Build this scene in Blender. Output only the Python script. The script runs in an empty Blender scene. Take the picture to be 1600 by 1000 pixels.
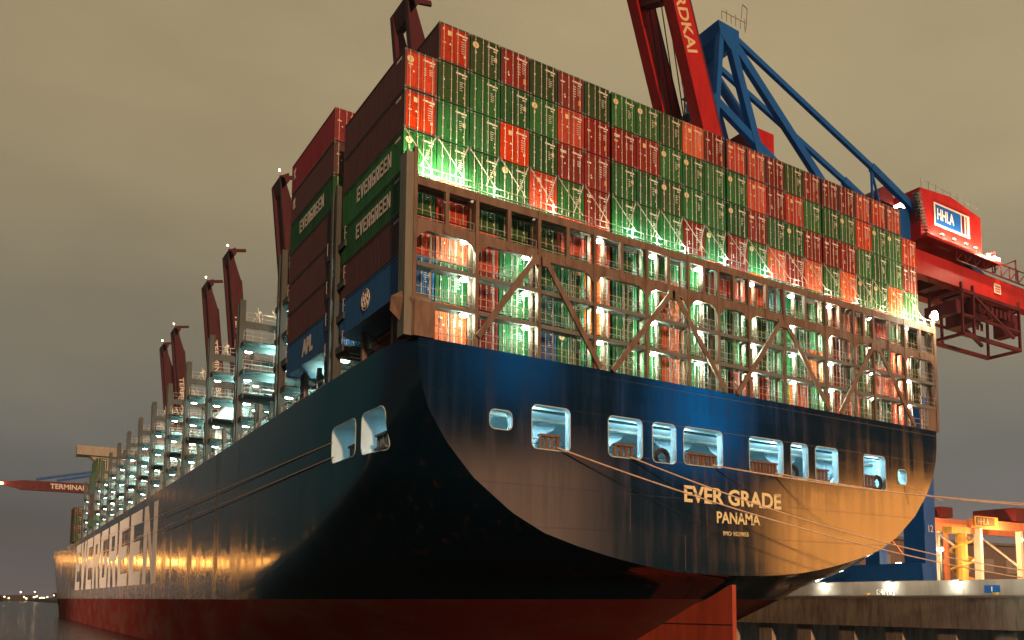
import bpy, bmesh, math, random
from mathutils import Vector, Matrix
random.seed(7)
R = math.radians
sc = bpy.context.scene
col = sc.collection

# ---------------------------------------------------------------- camera
cd = bpy.data.cameras.new("camera"); cam = bpy.data.objects.new("camera", cd); col.objects.link(cam)
cam.location = (-21.87, -53.22, 6.6)
YAW, PIT = 0.602, 0.09
cam.rotation_euler = (math.pi/2 + PIT, 0, -YAW)
cd.sensor_width = 36; cd.lens = 36*1349.94/1600
cd.shift_x = (800-908.16)/1600; cd.shift_y = (812.87-500)/1600
cd.clip_start = 0.5; cd.clip_end = 20000
sc.camera = cam

# ---------------------------------------------------------------- world: night overcast lit by the city
w = bpy.data.worlds.new("World"); sc.world = w; w.use_nodes = True
nt = w.node_tree; N = nt.nodes; L = nt.links; N.clear()
out = N.new("ShaderNodeOutputWorld"); bg = N.new("ShaderNodeBackground"); L.new(bg.outputs[0], out.inputs[0])
tc = N.new("ShaderNodeTexCoord"); sep = N.new("ShaderNodeSeparateXYZ"); L.new(tc.outputs["Generated"], sep.inputs[0])
def ramp(stops, src):
    r = N.new("ShaderNodeValToRGB"); L.new(src, r.inputs[0]); e = r.color_ramp.elements
    while len(e) < len(stops): e.new(0.5)
    for k, (p, c) in enumerate(stops): e[k].position = p; e[k].color = (*c, 1)
    return r
nz = N.new("ShaderNodeTexNoise"); nz.inputs["Scale"].default_value = 3.2; nz.inputs["Detail"].default_value = 8; nz.inputs["Roughness"].default_value = .5
mp = N.new("ShaderNodeMapping"); mp.inputs["Scale"].default_value = (1, 1, 2.6); L.new(tc.outputs["Generated"], mp.inputs[0]); L.new(mp.outputs[0], nz.inputs[0])
# height on the sky, gently disturbed by the clouds
ma = N.new("ShaderNodeMath"); ma.operation = 'MULTIPLY_ADD'; L.new(nz.outputs["Fac"], ma.inputs[0]); ma.inputs[1].default_value = .10
mb = N.new("ShaderNodeMath"); mb.operation = 'SUBTRACT'; L.new(sep.outputs[2], mb.inputs[0]); mb.inputs[1].default_value = .05; L.new(mb.outputs[0], ma.inputs[2])
front = ramp([(0, (.31, .245, .238)), (.05, (.25, .213, .203)), (.15, (.198, .19, .172)), (.27, (.25, .215, .15)), (.42, (.345, .275, .16)), (.6, (.37, .285, .16)), (1, (.36, .28, .17))], ma.outputs[0])
# unseen sky behind the camera, made dark and cool for the stern to mirror
back0 = ramp([(0, (.07, .08, .08)), (.07, (.07, .08, .08)), (.16, (.05, .05, .05)), (.22, (.03, .05, .08)), (.34, (.04, .07, .11)), (.55, (.12, .12, .11)), (1, (.3, .25, .17))], ma.outputs[0])
def wm_(op, a, b_=None):
    q = N.new("ShaderNodeMath"); q.operation = op
    for i, v in enumerate((a, b_)):
        if v is None: continue
        if isinstance(v, (int, float)): q.inputs[i].default_value = v
        else: L.new(v, q.inputs[i])
    return q.outputs[0]
def band(v, a0, a1, b0, b1):
    o = None
    for lo, hi in ((a0, a1), (b1, b0)):
        q = N.new("ShaderNodeMapRange"); q.interpolation_type = 'SMOOTHSTEP'; L.new(v, q.inputs[0]); q.inputs[1].default_value = lo; q.inputs[2].default_value = hi
        o = q.outputs[0] if o is None else wm_('MULTIPLY', o, q.outputs[0])
    return o
# azimuth and height of the sky behind the camera: unseen blue and orange patches, added as reflections for the stern plating
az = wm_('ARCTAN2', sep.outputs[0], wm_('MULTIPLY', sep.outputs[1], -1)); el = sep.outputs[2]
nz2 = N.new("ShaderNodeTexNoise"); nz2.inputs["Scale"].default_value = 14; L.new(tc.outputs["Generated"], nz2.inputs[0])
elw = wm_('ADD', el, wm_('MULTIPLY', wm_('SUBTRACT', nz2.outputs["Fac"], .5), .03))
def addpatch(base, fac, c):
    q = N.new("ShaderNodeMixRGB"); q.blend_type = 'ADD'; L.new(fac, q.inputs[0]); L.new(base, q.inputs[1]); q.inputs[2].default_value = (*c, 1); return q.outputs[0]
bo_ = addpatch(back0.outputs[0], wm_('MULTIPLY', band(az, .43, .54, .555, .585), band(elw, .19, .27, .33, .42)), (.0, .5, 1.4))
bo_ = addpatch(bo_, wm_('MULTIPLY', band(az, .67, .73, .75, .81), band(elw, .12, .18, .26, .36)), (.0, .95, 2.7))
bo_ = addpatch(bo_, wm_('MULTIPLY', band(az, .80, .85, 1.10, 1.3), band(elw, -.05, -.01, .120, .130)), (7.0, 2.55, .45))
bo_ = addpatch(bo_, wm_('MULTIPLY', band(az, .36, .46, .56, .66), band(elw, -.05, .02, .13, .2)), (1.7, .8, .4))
dt = N.new("ShaderNodeVectorMath"); dt.operation = 'DOT_PRODUCT'; L.new(tc.outputs["Generated"], dt.inputs[0]); dt.inputs[1].default_value = (math.sin(YAW), math.cos(YAW), 0)
mr = N.new("ShaderNodeMapRange"); L.new(dt.outputs["Value"], mr.inputs[0]); mr.inputs[1].default_value = .5; mr.inputs[2].default_value = .25; mr.interpolation_type = 'SMOOTHSTEP'
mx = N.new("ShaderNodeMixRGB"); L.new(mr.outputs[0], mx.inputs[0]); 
azr = wm_('ARCTAN2', sep.outputs[0], sep.outputs[1]); dk = N.new("ShaderNodeMapRange"); dk.interpolation_type = 'SMOOTHSTEP'; L.new(azr, dk.inputs[0]); dk.inputs[1].default_value = -.14; dk.inputs[2].default_value = -.32; dk.inputs[4].default_value = .93  # low sky left of the view, darkened to teal for the port hull's reflection
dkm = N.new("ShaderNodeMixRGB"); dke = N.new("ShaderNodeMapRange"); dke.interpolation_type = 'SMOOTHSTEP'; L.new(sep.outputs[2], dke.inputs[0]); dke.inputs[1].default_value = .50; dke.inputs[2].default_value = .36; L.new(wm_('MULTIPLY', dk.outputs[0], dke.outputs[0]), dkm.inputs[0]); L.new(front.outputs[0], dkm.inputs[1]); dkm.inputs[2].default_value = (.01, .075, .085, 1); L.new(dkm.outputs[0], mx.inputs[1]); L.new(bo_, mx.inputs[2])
hs = N.new("ShaderNodeHueSaturation"); L.new(mx.outputs[0], hs.inputs["Color"])
mv = N.new("ShaderNodeMapRange"); L.new(nz.outputs["Fac"], mv.inputs[0]); mv.inputs[1].default_value = .3; mv.inputs[2].default_value = .7; mv.inputs[3].default_value = .91; mv.inputs[4].default_value = 1.09
azf = wm_('ARCTAN2', sep.outputs[0], sep.outputs[1]); mra = N.new("ShaderNodeMapRange"); L.new(azf, mra.inputs[0]); mra.inputs[1].default_value = .2; mra.inputs[2].default_value = 1.1; mra.inputs[3].default_value = 1.11; mra.inputs[4].default_value = 1.36
L.new(wm_('MULTIPLY', mv.outputs[0], mra.outputs[0]), hs.inputs["Value"])
# last trace of the sky itself, sun far below the horizon
sky = N.new("ShaderNodeTexSky"); sky.sky_type = 'NISHITA'; sky.sun_disc = False; sky.sun_elevation = R(-4); sky.sun_rotation = R(200)
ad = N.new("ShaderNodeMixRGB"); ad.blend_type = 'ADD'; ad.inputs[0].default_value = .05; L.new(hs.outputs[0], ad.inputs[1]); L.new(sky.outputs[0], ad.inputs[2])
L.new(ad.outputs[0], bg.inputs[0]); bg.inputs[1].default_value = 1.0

# broad warm light of the terminal's floodlight masts, from behind the camera
sd = bpy.data.lights.new("key", 'SUN'); sd.energy = 2.9; sd.angle = R(3); sd.color = (1, .53, .27)
so = bpy.data.objects.new("key_light", sd); col.objects.link(so)
so.rotation_euler = Vector((.17, 1, -.28)).to_track_quat('-Z', 'Y').to_euler()

vs = sc.view_settings
vs.view_transform = 'Standard'; vs.look = 'None'; vs.exposure = 0; vs.gamma = 1; vs.use_curve_mapping = False
cy = sc.cycles
cy.max_bounces = 5; cy.diffuse_bounces = 3; cy.glossy_bounces = 3; cy.transmission_bounces = 2
cy.use_light_tree = True; cy.sample_clamp_indirect = 4; cy.sample_clamp_direct = 0; cy.caustics_reflective = False; cy.caustics_refractive = False
cy.use_denoising = True

# ---------------------------------------------------------------- materials
MATS = {}
def newmat(name):
    m = bpy.data.materials.new(name); m.use_nodes = True; MATS[name] = m
    return m, m.node_tree.nodes, m.node_tree.links, m.node_tree.nodes["Principled BSDF"]
def paint(name, c, rough=.5, metal=0., dirt=.35, dirtcol=None, scale=1.2, spec=.5, streak=True, rnd=.0):
    """paint with streaky wear; the wear lives in world space so that copies differ"""
    m, n, l, b = newmat(name)
    g = n.new("ShaderNodeNewGeometry"); mpn = n.new("ShaderNodeMapping"); l.new(g.outputs["Position"], mpn.inputs[0])
    mpn.inputs["Scale"].default_value = (scale, scale, scale*(.18 if streak else 1))
    t = n.new("ShaderNodeTexNoise"); t.inputs["Detail"].default_value = 6; t.inputs["Roughness"].default_value = .65; t.inputs["Scale"].default_value = 1.6
    l.new(mpn.outputs[0], t.inputs[0])
    r = n.new("ShaderNodeValToRGB"); l.new(t.outputs["Fac"], r.inputs[0]); r.color_ramp.elements[0].position = .42; r.color_ramp.elements[1].position = .78
    mix = n.new("ShaderNodeMixRGB"); l.new(r.outputs[0], mix.inputs[0])
    mix.inputs[1].default_value = (*c, 1)
    dc = dirtcol or tuple(x*(1-dirt) for x in c); mix.inputs[2].default_value = (*dc, 1)
    o = mix.outputs[0]
    if rnd:
        oi = n.new("ShaderNodeObjectInfo"); h = n.new("ShaderNodeHueSaturation")
        a = n.new("ShaderNodeMapRange"); cs_ = n.new("ShaderNodeSeparateColor"); l.new(oi.outputs["Color"], cs_.inputs[0]); l.new(cs_.outputs[0], a.inputs[0]); sa = n.new("ShaderNodeMapRange"); l.new(cs_.outputs[1], sa.inputs[0]); sa.inputs[3].default_value = .93; sa.inputs[4].default_value = 1.04; l.new(sa.outputs[0], h.inputs["Saturation"]); a.inputs[3].default_value = 1-rnd; a.inputs[4].default_value = 1+rnd
        l.new(a.outputs[0], h.inputs["Value"]); l.new(o, h.inputs["Color"]); o = h.outputs[0]
    l.new(o, b.inputs["Base Color"])
    rr = n.new("ShaderNodeMapRange"); l.new(t.outputs["Fac"], rr.inputs[0]); rr.inputs[3].default_value = rough-.12; rr.inputs[4].default_value = min(1, rough+.2)
    l.new(rr.outputs[0], b.inputs["Roughness"]); b.inputs["Metallic"].default_value = metal; b.inputs["Specular IOR Level"].default_value = spec
    return m
def emit(name, c, s):
    m, n, l, b = newmat(name); b.inputs["Base Color"].default_value = (*c, 1)
    b.inputs["Emission Color"].default_value = (*c, 1); b.inputs["Emission Strength"].default_value = s
    return m
CP = {  # container paints
 'R': paint("paint_red", (.56, .048, .010), .5, spec=.22, dirt=.45, rnd=.16), 'D': paint("paint_dark_red", (.23, .017, .010), .55, spec=.22, dirt=.4, rnd=.2),
 'O': paint("paint_orange_red", (.72, .12, .022), .5, spec=.22, dirt=.4, rnd=.12), 'G': paint("paint_green", (.024, .14, .036), .45, spec=.22, dirt=.5, rnd=.34),
 'K': paint("paint_olive", (.036, .085, .024), .55, spec=.22, dirt=.4, rnd=.2), 'B': paint("paint_blue", (.010, .10, .28), .5, dirt=.3, rnd=.1),
 'M': paint("paint_maroon", (.095, .040, .038), .6, dirt=.3, rnd=.12), 'V': paint("paint_vivid_red", (.26, .012, .018), .45, dirt=.3),
 'T': paint("paint_teal", (.02, .15, .12), .5, dirt=.4)}
steel = paint("steel_beige", (.215, .155, .115), .55, spec=.3, dirt=.35, dirtcol=(.10, .055, .03), scale=1.1)
steel_g = paint("steel_green_grey", (.20, .21, .17), .6, dirt=.3, scale=.8)
steel_d = paint("steel_grey", (.17, .18, .16), .6, dirt=.35, scale=.8)
steel_t = paint("steel_dark_teal", (.07, .085, .08), .6, dirt=.3, scale=.8)
galv = paint("galvanised", (.45, .43, .38), .45, metal=.3, dirt=.3)
rodm = paint("door_rod", (.62, .58, .48), .5, dirt=.3)
white = paint("white_marking", (.88, .85, .76), .6, dirt=.08)
cream = paint("cream_marking", (.80, .66, .38), .6, dirt=.2)
gold = paint("gold_lettering", (.98, .90, .50), .6, dirt=.1)
orange_m = paint("orange_marking", (.80, .32, .04), .6, dirt=.2)
black = paint("black_rubber", (.02, .02, .02), .6)
mooring_white = paint("mooring_paint", (.58, .78, .84), .5, dirt=.2)
rust = paint("rusty_steel", (.22, .12, .075), .7, dirt=.5)
crane_red = paint("crane_red", (.50, .016, .012), .42, spec=.25, dirt=.4, scale=.4)
crane_blue = paint("crane_blue", (.005, .12, .46), .45, spec=.3, dirt=.3, scale=.4)
crane_dark = paint("crane_dark_red", (.13, .014, .020), .5, spec=.3, dirt=.3, scale=.4)
paint("crane_far", (.085, .014, .022), .55, spec=.2, dirt=.3, scale=.3)
concrete = paint("concrete", (.34, .32, .28), .8, dirt=.3, scale=.5)
quay_face = paint("quay_face", (.50, .43, .35), .75, dirt=.6, dirtcol=(.10, .09, .08), scale=.9)
asphalt = paint("asphalt", (.05, .05, .048), .8, streak=False)
lamp_w = emit("lamp_white", (.86, 1., .92), 45)
lamp_g = emit("lamp_warm", (1., .72, .42), 30)
lamp_o = emit("lamp_sodium", (1., .42, .10), 30)
lamp_c = emit("lamp_cool", (.55, .85, 1.), 6)
rope = paint("rope", (.85, .62, .42), .8)
yellow = paint("yellow_paint", (.70, .42, .08), .5)
shed = paint("shed_wall", (.22, .17, .15), .8)

# hull paint: antifouling red below the boot top, navy above, scuffed plating, rust streaks
hm, n, l, b = newmat("hull_paint")
g = n.new("ShaderNodeNewGeometry"); sp = n.new("ShaderNodeSeparateXYZ"); l.new(g.outputs["Position"], sp.inputs[0])
def mth(op, a, b_=None, c_=None, cl=False):
    q = n.new("ShaderNodeMath"); q.operation = op; q.use_clamp = cl
    for i, v in enumerate((a, b_, c_)):
        if v is None: continue
        if isinstance(v, (int, float)): q.inputs[i].default_value = v
        else: l.new(v, q.inputs[i])
    return q.outputs[0]
def noise(sc_, scale, detail=5, rough=.6):
    q = n.new("ShaderNodeMapping"); q.inputs["Scale"].default_value = sc_; l.new(g.outputs["Position"], q.inputs[0])
    t = n.new("ShaderNodeTexNoise"); t.inputs["Scale"].default_value = scale; t.inputs["Detail"].default_value = detail; t.inputs["Roughness"].default_value = rough
    l.new(q.outputs[0], t.inputs[0]); return t.outputs["Fac"]
def mixc(f, a, b_):
    q = n.new("ShaderNodeMixRGB"); l.new(f, q.inputs[0])
    for i, v in ((1, a), (2, b_)):
        if isinstance(v, tuple): q.inputs[i].default_value = (*v, 1)
        else: l.new(v, q.inputs[i])
    return q.outputs[0]
def mrange(v, a0, a1, b0=0., b1=1.):
    q = n.new("ShaderNodeMapRange"); l.new(v, q.inputs[0])
    for i, x in enumerate((a0, a1, b0, b1)): q.inputs[i+1].default_value = x
    return q.outputs[0]
z = sp.outputs[2]; y = sp.outputs[1]
streaks = noise((1.1, 1.1, .07), 1.0, 7, .7); blot = noise((.12, .12, .25), 1.0, 4); fine = noise((1, 1, 1), 2.2, 8, .75)
navy = mixc(mrange(streaks, .45, .75), (.0008, .010, .022), (.003, .013, .022))
navy = mixc(mth('MULTIPLY', mrange(streaks, .58, .68), mrange(z, 21, 12)), navy, (.05, .028, .016))
scr = mth('MULTIPLY', mth('MULTIPLY', mrange(z, 10.2, 8.6), mrange(fine, .38, .58)), mrange(y, 38, 60))
navy = mixc(scr, navy, (.55, .48, .42))
red = mixc(mrange(fine, .35, .7), (.17, .020, .019), (.11, .028, .024))
red = mixc(mrange(blot, .42, .68), red, (.15, .065, .05))
wob = mth('ADD', z, mth('MULTIPLY', mth('SUBTRACT', fine, .5), .06))
base = mixc(mth('GREATER_THAN', wob, 6.52), red, navy)
l.new(base, b.inputs["Base Color"])
def brick(w_, h_, ms, off):
    q = n.new("ShaderNodeTexBrick"); l.new(cb.outputs[0], q.inputs[0]); q.inputs["Scale"].default_value = 1; q.inputs["Brick Width"].default_value = w_; q.inputs["Row Height"].default_value = h_; q.inputs["Mortar Size"].default_value = ms; q.offset = off
    return q
cb = n.new("ShaderNodeCombineXYZ"); l.new(mth('ADD', sp.outputs[0], y), cb.inputs[0]); l.new(z, cb.inputs[1])
pl = brick(6.3, 2.4, 0., .37); pl.inputs["Color1"].default_value = (0, 0, 0, 1); pl.inputs["Color2"].default_value = (1, 1, 1, 1)
ro = mth('ADD', mth('MULTIPLY', pl.outputs["Color"], .035), mth('ADD', mrange(blot, .3, .7, .04, .09), mth('MULTIPLY', mrange(streaks, .45, .75), .13)), mth('MULTIPLY', mrange(z, 6.6, 6.5), .85)); ro = mth('ADD', ro, mth('MULTIPLY', mth('MULTIPLY', mrange(noise((.3, .3, .015), 1.0, 5, .7), .45, .60), mrange(y, 25, 45)), .17), cl=True); l.new(ro, b.inputs["Roughness"])
l.new(mrange(z, 6.45, 6.55, .0, .85), b.inputs["Specular IOR Level"])
br = n.new("ShaderNodeTexBrick"); cb = n.new("ShaderNodeCombineXYZ")
l.new(mth('ADD', sp.outputs[0], y), cb.inputs[0]); l.new(z, cb.inputs[1]); l.new(cb.outputs[0], br.inputs[0])
br.inputs["Scale"].default_value = 1; br.inputs["Brick Width"].default_value = 11; br.inputs["Row Height"].default_value = 2.9; br.inputs["Mortar Size"].default_value = .03
br.inputs["Color1"].default_value = (.4, .4, .4, 1); br.inputs["Color2"].default_value = (.6, .6, .6, 1); br.inputs["Mortar"].default_value = (.9, .9, .9, 1)
bm_ = n.new("ShaderNodeBump"); bm_.inputs["Strength"].default_value = .12; bm_.inputs["Distance"].default_value = .04
l.new(mth('ADD', mth('MULTIPLY', br.outputs["Fac"], .9), mth('ADD', mth('MULTIPLY', noise((.22, .22, .22), 1.0, 2), 1.1), mth('MULTIPLY', streaks, .25))), bm_.inputs["Height"]); l.new(bm_.outputs[0], b.inputs["Normal"])

# water
wm, n, l, b = newmat("water"); b.inputs["Base Color"].default_value = (.010, .011, .012, 1); b.inputs["Roughness"].default_value = .12; b.inputs["Specular IOR Level"].default_value = .07
tcw = n.new("ShaderNodeNewGeometry"); t1 = n.new("ShaderNodeTexNoise"); t1.inputs["Scale"].default_value = .45; t1.inputs["Detail"].default_value = 6; t1.inputs["Roughness"].default_value = .6
l.new(tcw.outputs["Position"], t1.inputs[0]); bw = n.new("ShaderNodeBump"); bw.inputs["Strength"].default_value = .7; bw.inputs["Distance"].default_value = .5
l.new(t1.outputs["Fac"], bw.inputs["Height"]); l.new(bw.outputs[0], b.inputs["Normal"])

# ---------------------------------------------------------------- mesh helpers
class MB:
    def __init__(s): s.v = []; s.f = []; s.m = []
    def face(s, pts, m=0):
        k = len(s.v); s.v += [tuple(p) for p in pts]; s.f.append(tuple(range(k, k+len(pts)))); s.m.append(m)
    def box(s, x0, y0, z0, x1, y1, z1, m=0):
        k = len(s.v); s.v += [(x, y, z) for z in (z0, z1) for y in (y0, y1) for x in (x0, x1)]
        for q in ((0, 2, 3, 1), (4, 5, 7, 6), (0, 1, 5, 4), (2, 6, 7, 3), (0, 4, 6, 2), (1, 3, 7, 5)): s.f.append(tuple(k+i for i in q)); s.m.append(m)
    def bar(s, p, q, a, b=None, m=0, up=(0, 0, 1)):
        """beam of section a x b from p to q (b along the up side)"""
        b = b or a; p = Vector(p); q = Vector(q); d = (q-p).normalized(); u = Vector(up)
        if abs(d.dot(u)) > .98: u = Vector((0, 1, 0))
        r = d.cross(u).normalized(); u = r.cross(d).normalized(); k = len(s.v)
        for c in (p, q):
            for i, j in ((-1, -1), (1, -1), (1, 1), (-1, 1)): s.v.append(tuple(c + r*i*a/2 + u*j*b/2))
        for f in ((0, 1, 2, 3), (7, 6, 5, 4), (0, 4, 5, 1), (1, 5, 6, 2), (2, 6, 7, 3), (3, 7, 4, 0)): s.f.append(tuple(k+i for i in f)); s.m.append(m)
    def tube(s, pts, rad, n=8, m=0, cap=True):
        pts = [Vector(p) for p in pts]; rings = []
        for i, p in enumerate(pts):
            d = (pts[min(i+1, len(pts)-1)]-pts[max(i-1, 0)]).normalized(); u = Vector((0, 0, 1)) if abs(d.z) < .9 else Vector((0, 1, 0))
            r = d.cross(u).normalized(); u = r.cross(d); rr = rad[i] if isinstance(rad, (list, tuple)) else rad; k = len(s.v)
            s.v += [tuple(p + (r*math.cos(2*math.pi*j/n) + u*math.sin(2*math.pi*j/n))*rr) for j in range(n)]; rings.append(k)
        for a, b in zip(rings, rings[1:]):
            for j in range(n): s.f.append((a+j, a+(j+1) % n, b+(j+1) % n, b+j)); s.m.append(m)
        if cap:
            s.f.append(tuple(rings[0]+j for j in reversed(range(n)))); s.m.append(m); s.f.append(tuple(rings[-1]+j for j in range(n))); s.m.append(m)
    def prism(s, poly, off, m=0):
        """closed polygon (list of 3d points) thickened by vector off"""
        k = len(s.v); n_ = len(poly); o = Vector(off)
        s.v += [tuple(p) for p in poly] + [tuple(Vector(p)+o) for p in poly]
        s.f.append(tuple(k+i for i in range(n_))); s.m.append(m); s.f.append(tuple(k+n_+i for i in reversed(range(n_)))); s.m.append(m)
        for i in range(n_): j = (i+1) % n_; s.f.append((k+i, k+n_+i, k+n_+j, k+j)); s.m.append(m)
    def mesh(s, name, mats, smooth=False):
        me = bpy.data.meshes.new(name); me.from_pydata(s.v, [], s.f)
        for m in mats: me.materials.append(m)
        me.polygons.foreach_set("material_index", s.m)
        bm = bmesh.new(); bm.from_mesh(me); bmesh.ops.recalc_face_normals(bm, faces=bm.faces); bm.to_mesh(me); bm.free()
        if smooth: me.polygons.foreach_set("use_smooth", [True]*len(me.polygons))
        return me
    def build(s, name, mats, parent=None, smooth=False, loc=None):
        if not isinstance(mats, (list, tuple)): mats = [mats]
        o = bpy.data.objects.new(name, s.mesh(name, mats, smooth)); col.objects.link(o)
        if parent: o.parent = parent
        if loc: o.location = loc
        return o
def inst(name, me, parent=None, loc=None, rot=None, mat=None):
    o = bpy.data.objects.new(name, me); col.objects.link(o)
    if parent: o.parent = parent
    if loc: o.location = loc
    if rot: o.rotation_euler = rot
    if mat: o.material_slots[0].link = 'OBJECT'; o.material_slots[0].material = mat
    return o
def tag(o, label=None, cat=None, group=None, kind=None):
    if label: o['label'] = label
    if cat: o['category'] = cat
    if group: o['group'] = group
    if kind: o['kind'] = kind
    return o
def thing(name, label, cat, loc=(0, 0, 0), rz=0, group=None):
    o = bpy.data.objects.new(name, None); col.objects.link(o); o.location = loc; o.rotation_euler = (0, 0, rz); o.empty_display_size = .5
    return tag(o, label, cat, group)
def text_mesh(txt, size, extrude=.01, bold=0., shear=0., spacing=1.):
    c = bpy.data.curves.new("t", 'FONT'); c.body = txt; c.size = size; c.extrude = extrude; c.offset = bold; c.shear = shear; c.space_character = spacing
    c.resolution_u = 3; o = bpy.data.objects.new("t", c); col.objects.link(o)
    me = bpy.data.meshes.new_from_object(o.evaluated_get(bpy.context.evaluated_depsgraph_get())); bpy.data.objects.remove(o)
    return me
def text(name, txt, width, height, M, parent, mat, extrude=.012, bold=0., shear=0.):
    """lettering scaled to width x height; M carries x right, y up, z out of the surface"""
    me = text_mesh(txt, 1, 0.01, bold, shear); xs = [v.co.x for v in me.vertices]; ys = [v.co.y for v in me.vertices]
    x0, x1, y0, y1 = min(xs), max(xs), min(ys), max(ys)
    for v in me.vertices:
        v.co = Vector(((v.co.x-x0)/(x1-x0)*width, (v.co.y-y0)/(y1-y0)*height, v.co.z/.01*extrude))
    me.transform(M); me.materials.clear(); me.materials.append(mat)
    return inst(name, me, parent)
GLY = {'E': [[(0, 0), (.3, 0), (.3, 1), (0, 1)], [(.3, .82), (1, .82), (1, 1), (.3, 1)], [(.3, .41), (.88, .41), (.88, .59), (.3, .59)], [(.3, 0), (1, 0), (1, .18), (.3, .18)]],
 'V': [[(.35, 0), (.65, 0), (.3, 1), (0, 1)], [(.35, .0), (.65, 0), (1, 1), (.7, 1)]],
 'R': [[(0, 0), (.3, 0), (.3, 1), (0, 1)], [(.3, .82), (.85, .82), (1, .9), (.95, 1), (.3, 1)], [(.72, .5), (1, .55), (1, .9), (.72, .82)], [(.3, .42), (.9, .42), (1, .55), (.72, .58), (.3, .58)], [(.5, .42), (.8, .42), (1, 0), (.7, 0)]],
 'G': [[(0, .1), (.3, .18), (.3, .82), (0, .9)], [(0, .9), (.3, .82), (1, .82), (1, 1), (.12, 1)], [(.12, 0), (1, 0), (1, .18), (.3, .18), (0, .1)], [(.7, .18), (1, .18), (1, .54), (.7, .54)], [(.5, .40), (.7, .40), (.7, .54), (.5, .54)]],
 'N': [[(0, 0), (.27, 0), (.27, 1), (0, 1)], [(.73, 0), (1, 0), (1, 1), (.73, 1)], [(.27, 1), (.27, .72), (.73, 0), (.73, .28)]]}
def block_text(name, txt, width, height, M, parent, mat, gap=.2, depth=.02):
    n_ = len(txt); lw = width/(n_+gap*(n_-1)); m = MB()
    for k, ch in enumerate(txt):
        for j, poly in enumerate(GLY[ch]): m.prism([M @ Vector((k*lw*(1+gap)+x*lw, yv*height, 0)) for x, yv in poly], (M.to_3x3() @ Vector((0, 0, depth+j*.003))))
    return m.build(name, mat, parent)
def frame(o, x, y):
    x = Vector(x).normalized(); y = Vector(y).normalized(); zz = x.cross(y); M = Matrix((x, y, zz)).transposed().to_4x4(); M.translation = Vector(o); return M
def point(name, loc, e, c, parent=None, r=.15):
    d = bpy.data.lights.new(name, 'POINT'); d.energy = e; d.color = c; d.shadow_soft_size = r
    o = bpy.data.objects.new(name, d); col.objects.link(o); o.location = loc
    if parent: o.parent = parent
    return o
def spot(name, loc, tgt, e, c, ang=60, blend=.3, r=.3, parent=None):
    d = bpy.data.lights.new(name, 'SPOT'); d.energy = e; d.color = c; d.spot_size = R(ang); d.spot_blend = blend; d.shadow_soft_size = r
    o = bpy.data.objects.new(name, d); col.objects.link(o); o.location = loc
    o.rotation_euler = (Vector(tgt)-Vector(loc)).to_track_quat('-Z', 'Y').to_euler()
    if parent: o.parent = parent
    return o
def clamp(x, a=0., b=1.): return max(a, min(b, x))
def interp(x, pts):
    for (a, fa), (b_, fb) in zip(pts, pts[1:]):
        if x <= b_: return fa + (fb-fa)*clamp((x-a)/(b_-a))
    return pts[-1][1]

# ---------------------------------------------------------------- setting
mbw = MB(); mbw.face([(-9000, -400, 0), (61.4, -400, 0), (61.4, 9000, 0), (-9000, 9000, 0)]); tag(mbw.build("water", wm), kind='structure')
mbg = MB(); mbg.face([(75, -400, 6.55), (6000, -400, 6.55), (6000, 9000, 6.55), (75, 9000, 6.55)]); tag(mbg.build("quay_ground", asphalt), kind='structure')

# ---------------------------------------------------------------- ship hull
CX = 29.3
bT = [(8.44, 0.), (8.5, 3.5), (8.62, 5.8), (8.77, 7.6), (9.1, 10.), (9.58, 12.7), (10.35, 16.), (11.2, 18.9), (12.5, 21.5), (14.7, 24.5), (16.9, 26.5), (18.9, 27.8), (20.5, 28.35), (22.2, 28.6), (24.5, 28.65)]
def zdeck(Y): return 23.7 - .35*clamp(Y/80) + interp(Y, [(-5, 0), (300, 0), (345, 1.6), (360, 2.4), (405, 4.5)])
C0 = 1.8
def breadth(Y, z):
    t = interp(z, bT) if z > 8.44 else 0.
    Ys = -1.6 if z >= 8.44 else -1.6 + (8.44-z)*C0
    Ln = interp(z, [(0, 68), (6.6, 47), (8.4, 37), (10.4, 27), (12.5, 17), (15, 9), (18, 6), (24, 5)])
    p = interp(z, [(0, 4), (6.6, 4.6), (9, 3.6), (12, 2.4), (24, 2)])
    s = clamp((Y-Ys)/Ln); b_ = t + (29.6-t)*(1-(1-s)**p)
    y0 = interp(z, [(0, 292), (10, 318), (23, 346)]); y1 = interp(z, [(0, 386), (12, 390), (27, 400)])
    if Y > y0: b_ *= max(0.0, 1-clamp((Y-y0)/(y1-y0))**2.3)
    return b_
def zmin(Y): return max(-4., 8.44 - (Y+1.6)/C0)
Ys_ = [-1.6, -1.2, -.6, 0, .8, 1.8, 3, 4.5, 6, 8, 10, 12.5, 15, 17.5, 20, 23, 26, 29, 32, 36, 40, 44, 48, 52, 58, 66, 80, 110, 160, 220, 270, 292, 305, 318, 328, 338, 346, 354, 362, 370, 378, 385, 391, 396, 400]
NK = 44
mb = MB(); rows = []
for Yv in Ys_:
    z0, z1 = zmin(Yv), zdeck(Yv); ring = []
    for k in range(NK+1):
        zz = z0 + (z1-z0)*(k/NK)**1.7
        b_ = 0. if k == 0 else breadth(Yv, zz)
        ring.append((b_, zz))
    pts = [(CX-b_, Yv, zz) for b_, zz in reversed(ring)] + [(CX+b_, Yv, zz) for b_, zz in ring[1:]]
    k0 = len(mb.v); mb.v += pts; rows.append(k0)
W_ = 2*NK+1
for a, b2 in zip(rows, rows[1:]):
    for j in range(W_-1): mb.f.append((a+j, a+j+1, b2+j+1, b2+j)); mb.m.append(0)
    mb.f.append((a+W_-1, a, b2, b2+W_-1)); mb.m.append(1)
mb.f.append(tuple(rows[0]+j for j in range(W_))); mb.m.append(0)
mb.f.append(tuple(rows[-1]+j for j in reversed(range(W_)))); mb.m.append(0)
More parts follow.
